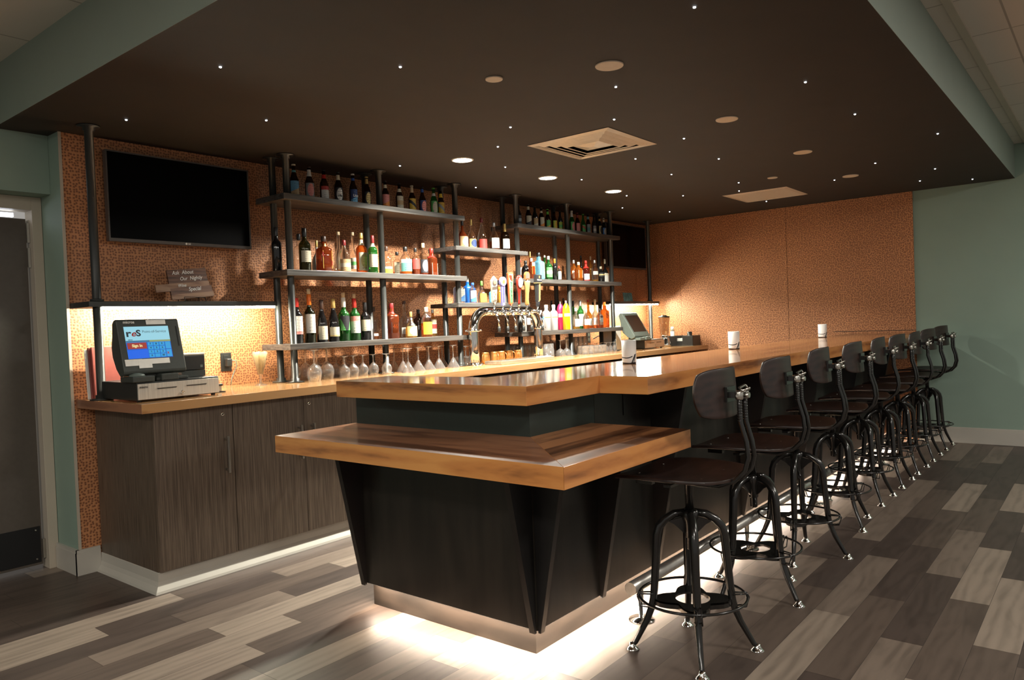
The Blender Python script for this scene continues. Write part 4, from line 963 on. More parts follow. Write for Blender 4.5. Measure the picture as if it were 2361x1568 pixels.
SETS = [
 ('wine_glass', stem_glass('wine_glass', upright_to_inverted(big)), [(2.96, 4.05), (3.04, 4.15), (3.14, 4.15), (2.99, 4.31), (3.09, 4.32), (3.19, 4.33), (3.285, 4.35)], 'large upturned wine glass', [4.25], ['front', 'back'], 'left rack', 'large upturned wine glasses under the left rack'),
 ('wine_glass', stem_glass('wine_glass', upright_to_inverted(small)), [(3.245, 4.10), (3.33, 4.11), (3.415, 4.11), (3.50, 4.10), (3.57, 4.04), (3.33, 4.22), (3.42, 4.22), (3.51, 4.23), (3.38, 4.36), (3.47, 4.37), (3.56, 4.38)], 'small upturned wine glass', [4.18, 4.30], ['front', 'middle', 'back'], 'left rack', 'small upturned wine glasses left of the middle post'),
 ('martini_glass', stem_glass('martini_glass', upright_to_inverted(mart)), [(3.76, 4.02), (3.82, 4.14), (3.94, 4.10), (4.06, 4.11), (4.18, 4.12), (4.30, 4.08), (3.84, 4.26), (3.97, 4.27), (4.10, 4.28), (4.22, 4.29), (4.34, 4.24)], 'upturned martini glass', [4.20], ['front', 'back'], 'left rack', 'upturned martini glasses under the left rack'),
 ('coupe_glass', stem_glass('coupe_glass', upright_to_inverted([(.034, 0), (.033, .002), (.004, .008), (.004, .08), (.018, .088), (.040, .105), (.048, .14), (.046, .155)])), [(4.62, 4.24), (4.64, 4.36), (4.76, 4.36)], 'upturned coupe glass', [4.30], ['front', 'back'], 'behind the tower leg', 'upturned coupe glasses behind the tower'),
 ('coupe_glass', stem_glass('coupe_glass', upright_to_inverted([(.034, 0), (.033, .002), (.004, .008), (.004, .08), (.018, .088), (.040, .105), (.048, .14), (.046, .155)])), [(5.82, 4.12), (5.92, 4.12), (5.88, 4.25)], 'upturned coupe glass', [4.20], ['front', 'back'], 'right rack', 'upturned coupe glasses under the right rack'),
 ('pint_glass', B().lathe(upright_to_inverted([(.0, .006), (.028, .006), (.0275, 0), (.030, .0), (.034, .10), (.036, .128), (.034, .128), (.031, .012)]), 22, cap=False).done('pint_glass', mGlass), [(5.37, 4.22), (5.45, 4.23), (5.53, 4.22), (5.40, 4.37), (5.48, 4.37), (5.56, 4.37), (5.60, 4.13), (5.675, 4.13), (5.64, 4.25), (5.73, 4.26)], 'upturned pint glass', [4.18, 4.30], ['front', 'middle', 'back'], 'right rack', 'upturned pint glasses behind the tap tower'),
 ('rocks_glass', B().lathe([(.0, .008), (.026, .008), (.025, 0), (.031, .0), (.036, .075), (.034, .082), (.030, .012)], 20, cap=False).done('rocks_glass', mGlass), [(6.16, 4.06), (6.24, 4.05), (6.32, 4.05), (6.40, 4.05), (6.48, 4.06), (6.20, 4.15), (6.29, 4.15), (6.38, 4.15)], 'short rocks glass', [4.10], ['front', 'back'], 'right rack', 'rocks glasses under the right rack'),
 ('highball_glass', B().lathe(upright_to_inverted([(.0, .006), (.026, .006), (.026, 0), (.029, .0), (.031, .17), (.029, .17), (.027, .012)]), 20, cap=False).done('highball_glass', mGlass), [(6.14, 4.25), (6.22, 4.26), (6.30, 4.26), (6.38, 4.26), (6.46, 4.26)], 'tall upturned highball glass', [9], ['back'], 'right rack', 'highball glasses under the right rack'),
 ('cordial_glass', stem_glass('cordial_glass', upright_to_inverted([(.026, 0), (.025, .002), (.004, .006), (.004, .03), (.018, .04), (.025, .07), (.022, .098)])), [(6.58, 4.08), (6.66, 4.08), (6.74, 4.08), (6.54, 4.17), (6.62, 4.17), (6.70, 4.17), (6.35, 4.36), (6.44, 4.36), (6.53, 4.36)], 'small upturned cordial glass', [4.12, 4.30], ['front', 'middle', 'back'], 'right rack end', 'small upturned cordial glasses at the right'),
]
for nm, g, spots, kind, ys, rn, tail, grp in SETS:
    copies(g, spots, ordinals(spots, kind, ys, rn, tail), 'glass', grp)
# flared glass of stirring sticks
t = empty('stirrer_glass', (2.665, 4.20, CT + .0005)); tag(t, 'tall flared glass packed with pale wooden stirring sticks left of the rack', 'glass of stirrers')
B().lathe([(.038, 0), (.036, .003), (.008, .012), (.007, .06), (.016, .07), (.050, .20), (.051, .205)], 24, cap=False).done('glass', mGlass, t)
mStick = basic('pale_wood_sticks', (.78, .60, .30), .6, var=.15)
b = B()
for i in range(70):
    a = random.uniform(0, 2 * PI); q = math.sqrt(random.random()); r1 = .046 * q; r0_ = .013 * q
    b.tube([(r0_ * math.cos(a), r0_ * math.sin(a), .072), (r1 * math.cos(a + .25), r1 * math.sin(a + .25), .200 + random.uniform(0, .012))], .0022, 4)
o = b.done('sticks', mStick, t); o['kind'] = 'stuff'

# copper mugs
t = empty('copper_mug'); 
B().lathe([(.0, .003), (.031, .003), (.033, 0), (.037, .006), (.040, .035), (.037, .068), (.034, .086), (.036, .094), (.034, .094), (.032, .086), (.034, .066), (.036, .035), (.032, .006)], 28, cap=False).done('body', mCopperMug, t)
B().tube([(-.034, 0, .080), (-.050, 0, .080), (-.062, 0, .062), (-.062, 0, .036), (-.050, 0, .020), (-.036, 0, .018)], .0035, 8).done('handle', mCopperMug, t)
ml = ['leftmost copper mug with its ring handle showing, beside the tap tower leg', 'second copper mug from the left behind the taps', 'third copper mug from the left behind the taps', 'fourth copper mug from the left behind the taps', 'rightmost copper mug behind the taps']
for i, (x, y) in enumerate(((4.735, 4.125), (4.865, 4.13), (4.955, 4.14), (5.06, 4.135), (5.18, 4.13))):
    o = t if i == 0 else copy_tree(t); o.location = (x, y, CT + .0005); o.rotation_euler = (0, 0, .35 + (0, .9, 1.4, 2.2, .5)[i])
    tag(o, ml[i], 'mug', 'copper mugs behind the tap tower')
# drip tray
t = empty('drip_tray', (4.96, 3.93, CT)); tag(t, 'long low stainless drip tray under the beer taps', 'drip tray')
B().box(-.36, .36, -.095, .085, .0005, .030).done('pan', streak_mat('brushed_tray', (.40, .34, .27), (.56, .49, .39), (4, 60, 60), .3, .7), t, bevel=.003)
b = B()
for k in range(23): b.box(-.34 + k * .0305, -.33 + k * .0305, -.08, .07, .030, .033)
b.done('grate', mSteel, t)
# folded white cards on the tray
# ------------------------------------------------------------------ beer tower
TY = 4.035
t = empty('beer_tower', (4.50, TY, CT)); tag(t, 'chrome U-shaped beer tower with six taps on the back counter', 'beer tower')
X2 = .86; RT = .041; ZC = .435; RE = .15
path = [(0, 0, .0)] + [(0, 0, z) for z in (.12, .27)]
for k in range(1, 9):
    a = k / 8 * PI / 2; path.append((RE - RE * math.cos(a), 0, ZC - RE + RE * math.sin(a)))
p2 = [(X2 - x, 0, z) for x, _, z in path][::-1]
B().tube(path + p2, RT, 24).done('pipe', mChrome, t)
b = B()
for x in (0, X2):
    b.lathe([(.075, .0005), (.075, .006), (.048, .010), (.046, .02), (RT, .022)], 28, c=(x, 0, 0))
    b.lathe([(RT, ZC - RE - .012), (.058, ZC - RE - .010), (.058, ZC - RE + .006), (RT, ZC - RE + .008)], 28, c=(x, 0, 0))
b.done('base_flange', mChrome, t)
b = B()
for x in (0, X2):
    for k in range(4):
        a = k * PI / 2 + .5
        b.lathe([(.008, 0), (.010, .006), (.006, .016)], 10, c=(x + .060 * math.cos(a), .060 * math.sin(a), .006))
        b.lathe([(.007, 0), (.009, .005), (.005, .013)], 10, T=Matrix.Translation((x + .056 * math.cos(a), .056 * math.sin(a), ZC - RE - .002)) @ Matrix.Rotation(a, 4, 'Z') @ Matrix.Rotation(PI / 2, 4, 'Y'))
b.done('bolt', mChrome, t)
mSkull = basic('bone_white_handle', (.36, .31, .25), .5, var=.12); mLav = basic('lavender_handle', (.17, .16, .34), .4); mLavD = basic('lavender_print', (.05, .045, .16), .5)
mOr = basic('orange_red_handle', (.50, .10, .03), .35); mMint = basic('mint_panel', (.12, .38, .15), .4); mRedW = basic('dark_red_lacquer', (.15, .018, .012), .15, coat=.6)
mTan = wood_mat('pale_wood_handle', (.48, .28, .10), (.40, .22, .07), (.26, .13, .04), 'Z', rough=.3); mBlk = basic('black_handle', (.02, .02, .022), .3); mBrownCrest = basic('grey_crest', (.09, .08, .065), .5)
TXS = [4.648, 4.759, 4.861, 4.972, 5.08, 5.234]
def tap(i, x):
    lx = x - 4.50
    n = empty('tap'); n.parent = t; n.location = (lx, -.045, ZC - .005)
    b = B()
    R90 = Matrix.Rotation(PI / 2, 4, 'X')
    b.lathe([(.024, 0), (.024, .006), (.015, .012), (.014, .055)], 16, T=R90)
    b.lathe([(.017, -.024), (.019, -.014), (.019, .012), (.014, .024), (.010, .030), (.012, .036), (.008, .05), (.008, .062)], 16, c=(0, -.062, 0))
    b.tube([(0, -.062, -.012), (0, -.080, -.03), (.0, -.096, -.05), (.0, -.103, -.075), (.0, -.104, -.13)], [.010, .010, .009, .0085, .008], 12)
    b.done('faucet', mChrome, n)
    b = B(); b.box(-.010, .010, -.105, -.060, .0, .008, Matrix.Translation((0.03, .03, .03)) @ Matrix.Rotation(.5, 4, 'X')); b.done('tag_plate', mWhite, n)
    b = B(); b.lathe([(.0105, -.168), (.012, -.166), (.012, -.126), (.0095, -.124)], 14, c=(0, -.104, 0)); b.done('spout_cap', mBlackPlastic, n)
    return n
T_LEAN = lambda z0: Matrix.Translation((0, -.062, z0)) @ Matrix.Rotation(-.20, 4, 'X') @ Matrix.Rotation(-.03, 4, 'Y')
taps = [tap(i, x) for i, x in enumerate(TXS)]
def hp(i, b, name, mat, T, **k):
    o = b.done(name, mat, taps[i], **k); return o
# 1 bone white pointed paddle
M0 = Matrix.Translation((0, -.062, .055)) @ Matrix.Rotation(.10, 4, 'X') @ Matrix.Rotation(-.10, 4, 'Y')
def paddle(b, w0, w1, z0, z1, d=.009, tip=0, M=M0):
    P = [(-w0, z0), (w0, z0), (w1, z1)] + ([(0, z1 + tip)] if tip else []) + [(-w1, z1)]
    va = [b.bm.verts.new(M @ Vector((x, -d, z))) for x, z in P]; vb = [b.bm.verts.new(M @ Vector((x, d, z))) for x, z in P]
    b._f(va); b._f(vb[::-1])
    for i in range(len(P)):
        j = (i + 1) % len(P); b._f([va[i], va[j], vb[j], vb[i]])
b = B(); paddle(b, .024, .038, .02, .20, tip=.035); b.lathe([(.009, 0), (.010, .022)], 12, T=M0); h = hp(0, b, 'handle', mSkull, None, bevel=.003)
b = B(); b.box(-.030, .030, -.0105, -.0092, .128, .150, M0); b.box(-.028, .028, -.0102, -.0092, .03, .035, M0); b.box(-.020, .020, -.0102, -.0092, .04, .044, M0)
P_ = Matrix.Translation((0, 0, 0))
b.lathe([(.027, 0), (.024, .001)], 20, T=M0 @ Matrix.Translation((0, -.0095, .180)) @ Matrix.Rotation(PI / 2, 4, 'X'))
b.done('print', basic('dark_taupe_print', (.06, .045, .035), .6), taps[0])
b = B(); b.lathe([(.018, .0010), (.015, .0016)], 18, T=M0 @ Matrix.Translation((.002, -.0098, .183)) @ Matrix.Rotation(PI / 2, 4, 'X'))
for (x, z, r) in ((-.008, .105, .008), (.010, .088, .010), (-.004, .070, .008), (.007, .055, .007)):
    b.lathe([(r, 0), (r * .8, .001)], 12, T=M0 @ Matrix.Translation((x, -.0092, z)) @ Matrix.Rotation(PI / 2, 4, 'X'))
b.done('badge', basic('tan_badge', (.22, .13, .08), .6), taps[0])
# 2 lavender with a round head
M1 = Matrix.Translation((0, -.062, .050)) @ Matrix.Rotation(.08, 4, 'X') @ Matrix.Rotation(-.07, 4, 'Y')
b = B(); paddle(b, .018, .020, .0, .175, M=M1); b.lathe([(.037, -.012), (.040, -.008), (.040, .008), (.037, .012)], 28, T=M1 @ Matrix.Translation((0, 0, .195)) @ Matrix.Rotation(PI / 2, 4, 'X'))
hp(1, b, 'handle', mLav, None, bevel=.002)
b = B(); b.lathe([(.030, 0), (.029, .001)], 28, T=M1 @ Matrix.Translation((0, -.0122, .195)) @ Matrix.Rotation(PI / 2, 4, 'X')); b.done('badge', basic('pale_badge', (.38, .37, .35), .5), taps[1])
b = B(); b.lathe([(.017, .0012), (.015, .002)], 20, T=M1 @ Matrix.Translation((0, -.0122, .195)) @ Matrix.Rotation(PI / 2, 4, 'X')); b.done('sun', CAPC['yellow'], taps[1])
for k in range(11):
    pass
b = B()
random.seed(11)
z = .155
while z > .03:
    w = random.uniform(.006, .009); b.box(-.006, .006, -.0100, -.0092, z - w, z, M1); z -= w + .0035
b.done('print', mLavD, taps[1])
# 3 orange and mint, lettered PITTSBURGH
M2 = Matrix.Translation((0, -.062, .060)) @ Matrix.Rotation(.08, 4, 'X') @ Matrix.Rotation(-.09, 4, 'Y')
b = B(); paddle(b, .021, .036, .0, .262, M=M2); b.lathe([(.009, -.03), (.010, .002)], 12, T=M2); hp(2, b, 'handle', mOr, None, bevel=.003)
b = B(); paddle(b, .014, .028, .012, .252, d=.0102, M=M2); b.done('face_panel', mMint, taps[2])
tx = text('lettering', 'PITTSBURGH', .029, mBlk, taps[2], M2 @ Vector((.0, -.0108, .100)), (M2.to_3x3() @ Matrix.Rotation(PI / 2, 3, 'X') @ Matrix.Rotation(-PI / 2, 3, 'Z')).to_euler(), .0003)
b = B(); b.box(-.015, .014, -.0115, -.0102, .205, .240, M2); b.box(-.022, -.006, -.0115, -.0102, .222, .245, M2); b.box(.004, .018, -.0115, -.0102, .192, .212, M2); b.done('print', CAPC['red'], taps[2])
# 4 dark red with white oval
M3 = Matrix.Translation((0, -.062, .05)) @ Matrix.Rotation(.08, 4, 'X') @ Matrix.Rotation(-.05, 4, 'Y')
pr3 = [(.012, .0), (.016, .02), (.014, .04), (.013, .06), (.020, .11), (.034, .16), (.040, .20), (.034, .238), (.014, .254)]
b = B(); b.lathe([(r, z) for r, z in pr3], 20, T=M3 @ Matrix.Diagonal((1, .45, 1, 1))); hp(3, b, 'handle', mRedW, None)
b = B(); b.lathe([(.030, 0), (.0285, .0018)], 30, T=M3 @ Matrix.Translation((0, -.0165, .192)) @ Matrix.Diagonal((1, 1, 1.42, 1)) @ Matrix.Rotation(PI / 2, 4, 'X')); b.done('badge', mWhite, taps[3])
text('lettering', 'Y', .016, CAPC['maroon'], taps[3], M3 @ Vector((0, -.019, .192)), (M3.to_3x3() @ Matrix.Rotation(PI / 2, 3, 'X')).to_euler(), .0003)
b = B(); b.lathe([(.009, -.03), (.014, -.02), (.010, -.008), (.013, .002)], 16, T=M3); b.done('ferrule', basic('brass', (.80, .55, .22), .18, 1.0), taps[3])
# 5 pale wood with arched crest
M4 = Matrix.Translation((0, -.062, .05)) @ Matrix.Rotation(.08, 4, 'X') @ Matrix.Rotation(-.05, 4, 'Y')
b = B(); b.lathe([(.014, .0), (.019, .01), (.016, .05), (.018, .10), (.024, .16), (.028, .20), (.027, .206), (.008, .210), (.007, .225)], 24, T=M4); hp(4, b, 'handle', mTan, None)
b = B(); P = [(-.032, .222), (.032, .222), (.032, .255)] + [(.032 * math.cos(a), .255 + .032 * math.sin(a)) for a in [PI * k / 12 for k in range(1, 12)]] + [(-.032, .255)]
va = [b.bm.verts.new(M4 @ Vector((x, -.009, z))) for x, z in P]; vb = [b.bm.verts.new(M4 @ Vector((x, .009, z))) for x, z in P]; b._f(va); b._f(vb[::-1])
for i in range(len(P)): b._f([va[i], va[(i + 1) % len(P)], vb[(i + 1) % len(P)], vb[i]])
b.done('crest', mOr, taps[4])
b = B(); P = [(x * .78, .252 + (z - .252) * .78) for x, z in P]; va = [b.bm.verts.new(M4 @ Vector((x, -.0105, z))) for x, z in P]; vb = [b.bm.verts.new(M4 @ Vector((x, -.009, z))) for x, z in P]; b._f(va); b._f(vb[::-1])
for i in range(len(P)): b._f([va[i], va[(i + 1) % len(P)], vb[(i + 1) % len(P)], vb[i]])
b.done('badge', mBrownCrest, taps[4])
# 6 black and gold
M5 = Matrix.Translation((0, -.062, .06)) @ Matrix.Rotation(.06, 4, 'X') @ Matrix.Rotation(-.02, 4, 'Y')
b = B(); paddle(b, .018, .030, .02, .185, d=.014, M=M5); b.box(-.036, .036, -.018, .018, .185, .255, M5); b.lathe([(.016, -.02), (.018, .022)], 16, T=M5); hp(5, b, 'handle', mBlk, None, bevel=.003)
b = B(); b.box(-.002, .020, -.0155, -.0141, .03, .180, M5); b.box(-.037, .037, -.019, .0185, .181, .187, M5); b.lathe([(.017, .022), (.018, .028)], 16, T=M5); b.done('band', basic('dull_gold', (.38, .26, .10), .4, .3), taps[5])
text('lettering', 'Guinness', .016, mWhite, taps[5], M5 @ Vector((0, -.0186, .210)), (M5.to_3x3() @ Matrix.Rotation(PI / 2, 3, 'X')).to_euler(), .0004, bold=.0006)
b = B(); b.box(-.007, .007, -.0190, -.0181, .225, .245, M5); b.done('emblem', CAPC['gold'], taps[5])

# ------------------------------------------------------------------ register, cash drawer, printer (left)
def cash_drawer(x, y, label, face):
    t = empty('cash_drawer', (x, y, CT)); tag(t, label, 'cash drawer', 'cash drawers under the registers')
    B().box(0, .44, 0.004, .42, .008, .100).done('case', mBlackPlastic, t, bevel=.003)
    f = B().box(.002, .438, -.004, .0035, .012, .092).done('front_panel', face, t, bevel=.001)
    b = B(); b.box(.10, .20, -.0052, -.0041, .060, .0635); b.box(.255, .365, -.0052, -.0041, .062, .0655); b.done('slot', mDark, f)
    b = B(); b.box(.097, .203, -.0060, -.0045, .0640, .0665); b.box(.252, .368, -.0060, -.0045, .0660, .0685); b.done('slot_lip', mSteel, f)
    b = B(); b.lathe([(.012, 0), (.012, .003), (.008, .0045), (.008, .003)], 20, T=Matrix.Translation((.232, -.0041, .030)) @ Matrix.Rotation(PI / 2, 4, 'X')); b.done('lock', mChrome, f)
    b = B()
    for (fx, fy) in ((.02, .03), (.42, .03), (.02, .39), (.42, .39)): b.lathe([(.012, .0005), (.012, .009)], 12, c=(fx, fy, 0))
    b.done('foot', mBlackPlastic, t)
    return t, f
t, f = cash_drawer(1.735, 3.835, 'black cash drawer with brushed steel front under the lit left register', streak_mat('satin_drawer_front', (.50, .46, .40), (.64, .60, .52), (200, 4, 4), .35, .25))
text('lettering', 'micro', .018, mBlk, f, (.030, -.0050, .076), (PI / 2, 0, 0), .0004, bold=.0003)
t, f = cash_drawer(7.15, 3.95, 'black cash drawer with painted-in copper reflection on its front under the far right register', streak_mat('copper_reflection_drawer_front', (.40, .27, .17), (.52, .36, .24), (200, 4, 4), .35, .25))  # copper reflection put into the front's own colour

def register(x, y, label, lit):
    t = empty('register', (x, y, CT + .1005)); tag(t, label, 'cash register', 'touch screen registers on the back counter')
    pm = mPosPlastic if lit else mPosGrey
    LEAN = math.atan2(.075, .285) if lit else math.atan2(.16, .26)
    Mx = Matrix.Translation((0, 0.0, .040)) @ Matrix.Rotation(-LEAN, 4, 'X')
    # housing: side outline (y, z) in the leaning frame, extruded in x
    W = .325; H = .295 if lit else .31
    side = [(0.0, .018), (.004, .004), (.016, 0), (.055, .004), (.085, .05), (.105, .12), (.10, .17), (.075, .215), (.05, H - .012), (.03, H), (.010, H), (.0, H - .012)]
    b = B()
    va = [b.bm.verts.new(Mx @ Vector((0, yy, zz))) for yy, zz in side]; vb = [b.bm.verts.new(Mx @ Vector((W, yy, zz))) for yy, zz in side]
    b._f(va); b._f(vb[::-1])
    for i in range(len(side)): b._f([va[i], va[(i + 1) % len(side)], vb[(i + 1) % len(side)], vb[i]])
    h = b.done('housing', pm, t, bevel=.006, seg=3)
    # base stand
    b = B(); b.box(.02, .13, -.045, .10, .0, .030); b.box(.15, .32, -.02, .16, .0, .018); b.box(.17, .26, -.035, .02, .0, .035); b.box(.09, .25, .03, .10, .018, .075)
    b.done('stand', mPosPlastic if lit else pm, t, bevel=.005, seg=3)
    if lit:
        b = B(); b.lathe([(.040, 0), (.034, .010), (.012, .016)], 20, c=(.06, .00, .030)); b.done('pivot', mPosGrey, t)
    b = B(); b.box(W - .022, W - .017, -.0012, 0.0, .14, .25, Mx); b.done('card_slot', mDark, h)
    sx0, sx1, sz0, sz1 = .032, .262, .082, .252
    g = lambda b_, x0, x1, z0, z1, d0=-.0012, d1=.001: b_.box(x0, x1, d0, d1, z0, z1, Mx)
    if not lit:
        b = B(); g(b, .03, .30, .06, .27); b.done('screen', mScreenOff, h); return t
    def scr(name, rects, col, k=1.0, d=-.0014):
        b = B()
        for (x0, x1, z0, z1) in rects: g(b, sx0 + x0 * (sx1 - sx0), sx0 + x1 * (sx1 - sx0), sz0 + z0 * (sz1 - sz0), sz0 + z1 * (sz1 - sz0), d, d + .0010)
        return b.done(name, emit('screen_' + name + str(random.random())[2:5], col, k), sc)
    b = B(); g(b, sx0, sx1, sz0, sz1); sc = b.done('screen', emit('screen_sky', (.32, .66, .78), .95), h)
    scr('banner', [(0, .52, .505, .56)], (.05, .20, .36), .8)
    scr('status_bar', [(.52, 1, .505, .56)], (.33, .40, .16), .8)
    scr('message_panel', [(0, .46, .0, .27)], (.0, .12, .75), 1.0)
    scr('lower_field', [(0, 1, 0, .503)], (.0, .11, .62), .8, -.0013)
    scr('sign_in_button', [(.02, .44, .30, .49)], (.33, .03, .02), 1.0, -.0020)
    keys = []
    for r in range(4):
        for c_ in range(3): keys.append((.465 + c_ * .132, .465 + c_ * .132 + .118, .385 - r * .122 + .0, .385 - r * .122 + .105))
    keys += [(.865, .985, .27, .49), (.865, .985, .02, .25)]
    scr('keypad', keys, (.02, .32, .68), 1.0, -.0020)
    def st(s, u, v, size, mat, bold=0.0, al='CENTER', sh=0.0, sx=1.0):
        P = Mx @ Vector((sx0 + u * (sx1 - sx0), -.0026, sz0 + v * (sz1 - sz0)))
        return text('lettering', s, size, mat, sc, P, (Mx.to_3x3() @ Matrix.Rotation(PI / 2, 3, 'X')).to_euler(), .0002, sh, al, sx, bold)
    ink = basic('screen_ink', (.03, .05, .08), .5)
    st('Point-of-Service', .66, .83, .0195, basic('screen_grey', (.10, .18, .22), .5))
    st('r', .08, .78, .052, ink, .0014, sx=1.3); st('S', .30, .78, .046, ink, .0014, sx=1.15); st('e', .185, .775, .044, CAPC['red'], .0008, sh=.3, sx=1.2)
    st('micros', .10, .585, .008, ink, .0003)
    st('Sign In', .23, .395, .020, emit('sign_in_ink', (.9, .75, .35), .9), .0008)
    lab = ['7', '8', '9', '4', '5', '6', '1', '2', '3', '0', '', '00']
    for i, s in enumerate(lab):
        if s:
            k = keys[i]; st(s, (k[0] + k[1]) / 2, (k[2] + k[3]) / 2, .013, ink, .0004)
    st('X', .90, .13, .016, CAPC['red'], .0006)
    # maker's lettering and paper notes
    P = Mx @ Vector((.062, -.0006, .276)); text('lettering', 'micros', .021, mWhite, h, P, (Mx.to_3x3() @ Matrix.Rotation(PI / 2, 3, 'X')).to_euler(), .0003, bold=.0004)
    b = B(); g(b, .150, .252, .262, .286, -.0016); g(b, .160, .165, .284, .292, -.0016); b.done('paper_note', mWhite, h)
    b = B(); g(b, .012, .098, .045, .079, -.0018); g(b, .098, .240, .050, .078, -.0018); b.done('paper_note', mWhite, h)
    b = B(); g(b, .078, .145, .030, .068, -.0022); b.done('paper_note', mWhite, h)
    return t
register(1.695, 3.875, 'charcoal touch screen register with a lit blue sign-in screen', True)
register(6.98, 3.945 + .02, 'grey-green touch screen register with a dark screen at the far right', False)

t = empty('receipt_printer', (2.035, 3.965, CT + .1005)); tag(t, 'boxy receipt printer with cream lid beside the lit register', 'printer')
B().box(0, .138, 0, .19, .035, .118).done('body', mBlackPlastic, t, bevel=.006)
B().box(.0, .138, .0, .19, .118, .128).done('lid', basic('cream_printer_lid', (.55, .52, .44), .4), t, bevel=.003)
B().box(.02, .11, .045, .066, .1281, .1287).done('paper_slot', mDark, t)
B().box(.001, .137, .001, .189, .001, .035).done('base', mPosPlastic, t)
B().box(.108, .122, -.0010, .0004, .050, .064).done('power_button', mPosGrey, t)
# menu binders
def binder(name, x, y, w, th, h, lean, mat, label, gold=False):
    t = empty(name, (x, y, CT + .0005)); tag(t, label, 'menu')
    MR = Matrix.Rotation(-lean, 4, 'X')
    B().box(0, w, 0, th, 0, h, MR).done('cover', mat, t, bevel=min(.002, th * .3))
    if gold:
        b = B(); b.lathe([(.014, 0), (.014, .0006)], 24, T=MR @ Matrix.Translation((w - .075, -.0002, .215)) @ Matrix.Diagonal((1.3, 1, .8, 1)) @ Matrix.Rotation(PI / 2, 4, 'X'))
        b.box(w - .115, w - .035, -.0007, 0, .180, .186, MR); b.done('emblem', CAPC['gold'], t)
binder('menu_binder', 1.735, 4.330, .245, .018, .285, .08, basic('dull_red_leatherette', (.36, .085, .065), .5), 'dull red menu binder with small gold emblem standing behind the register', True)
binder('menu_binder', 1.727, 4.352, .245, .018, .283, .08, basic('dark_red_leatherette', (.22, .05, .04), .5), 'dark red menu binder standing behind the one with the gold emblem')
binder('menu_folder', 1.715, 4.374, .230, .008, .272, .08, mWhite, 'thin white menu folder standing behind the two red binders')
# outlet with plug and cords
def outlet(x, label, plug):
    t = empty('wall_outlet', (x, YB - .0005, 1.12)); tag(t, label, 'outlet', 'black outlets in the copper wall')
    B().box(-.037, .037, -.006, 0, -.060, .060).done('cover_plate', mBlackPlastic, t, bevel=.003)
    b = B(); b.box(-.018, .018, -.0085, -.006, .012, .044); b.box(-.018, .018, -.0085, -.006, -.044, -.012); b.done('socket', mPosGrey if not plug else mBlackPlastic, t, bevel=.002)
    if plug:
        B().box(-.016, .020, -.045, -.0086, -.030, .022).done('plug', mBlackPlastic, t, bevel=.005)
        B().tube([(.016, -.04, .01), (.040, -.055, .006), (.046, -.05, -.03), (.030, -.04, -.07), (.012, -.04, -.11), (.0, -.05, -.146)], .003, 8).done('cord', mPosGrey, t)
outlet(2.595, 'black wall outlet with plug and grey cord right of the left register', True)
outlet(6.86, 'black wall outlet seen under the right end of the right rack', False)
t = B().tube([(2.176, 4.12, CT + .16), (2.20, 4.16, CT + .17), (2.215, 4.17, CT + .12), (2.21, 4.18, CT + .05), (2.24, 4.22, CT + .004), (2.40, 4.30, CT + .004)], .003, 8).done('network_cable', basic('blue_cable', (.10, .16, .50), .4)); tag(t, 'blue cable dropping behind the receipt printer to the counter', 'cable')
t = empty('card_reader', (2.235, 3.95, CT + .0005)); tag(t, 'small black clip-on reader at the right end of the left cash drawer', 'card reader')
B().box(0, .045, 0, .05, 0, .006).done('base', mBlackPlastic, t); B().box(.006, .030, .015, .04, .006, .035).done('clip', mNickel, t, bevel=.002)
B().box(.002, .036, .010, .046, .035, .048).done('head', mBlackPlastic, t, bevel=.004)

# ------------------------------------------------------------------ televisions
def tv(x0, x1, z0, z1, label, logo):
    t = empty('television', ((x0 + x1) / 2, 4.40, (z0 + z1) / 2)); tag(t, label, 'television', 'wall televisions')
    w, h = (x1 - x0) / 2, (z1 - z0) / 2
    b = B(); b.box(-w, w, -.004, .030, -h, -h + .018); b.box(-w, w, -.004, .030, h - .008, h); b.box(-w, -w + .009, -.004, .030, -h + .018, h - .008); b.box(w - .009, w, -.004, .030, -h + .018, h - .008)
    b.done('bezel', mTVFrame, t)
    B().box(-w + .009, w - .009, -.002, .028, -h + .018, h - .008).done('screen', mTV, t)
    B().box(-w * .7, w * .7, .030, .079, -h * .7, h * .7).done('wall_mount', mBlackPlastic, t)
    if logo:
        b = B(); b.lathe([(.0065, 0), (.0065, .0006)], 16, T=Matrix.Translation((.005, -.0041, -h + .009)) @ Matrix.Rotation(PI / 2, 4, 'X')); b.done('logo', mChalk, t)
        text('lettering', 'LG', .013, mChalk, t, (.024, -.0046, -h + .009), (PI / 2, 0, 0), .0003, bold=.0004)
    return t
tv(1.875, 2.765, 1.848, 2.362, 'large flat television switched off on the copper wall at the left', True)
tv(7.17, 8.06, 1.885, 2.39, 'dark flat television in the far corner behind the right rack', False)

# ------------------------------------------------------------------ wooden board sign on wire easel
t = empty('board_sign', (2.19, 4.33, 1.5005)); tag(t, 'stepped wooden board sign with white handwriting on the lit shelf', 'sign')
MS = Matrix.Rotation(-.12, 4, 'X') @ Matrix.Rotation(-.10, 4, 'Y')
mSignA = wood_mat('sign_walnut', (.16, .075, .045), (.10, .045, .028), (.05, .022, .015), 'X', rough=.5, coat=0, scale=2); mSignB = wood_mat('sign_light_strip', (.30, .17, .10), (.22, .11, .06), (.12, .05, .03), 'X', rough=.5, coat=0, scale=2)
g = B(); 
for (x0, x1, z0, z1, mi) in ((0.0, .245, .108, .190, 0), (-.085, .252, .080, .108, 1), (0.0, .262, .042, .080, 0), (.0, .268, .012, .042, 1), (-.085, -.0, .064, .080, 1)):
    g.mi = mi; g.box(x0, x1, 0, .014, z0, z1, MS)
pl = g.done('planks', [mSignA, mSignB], t)
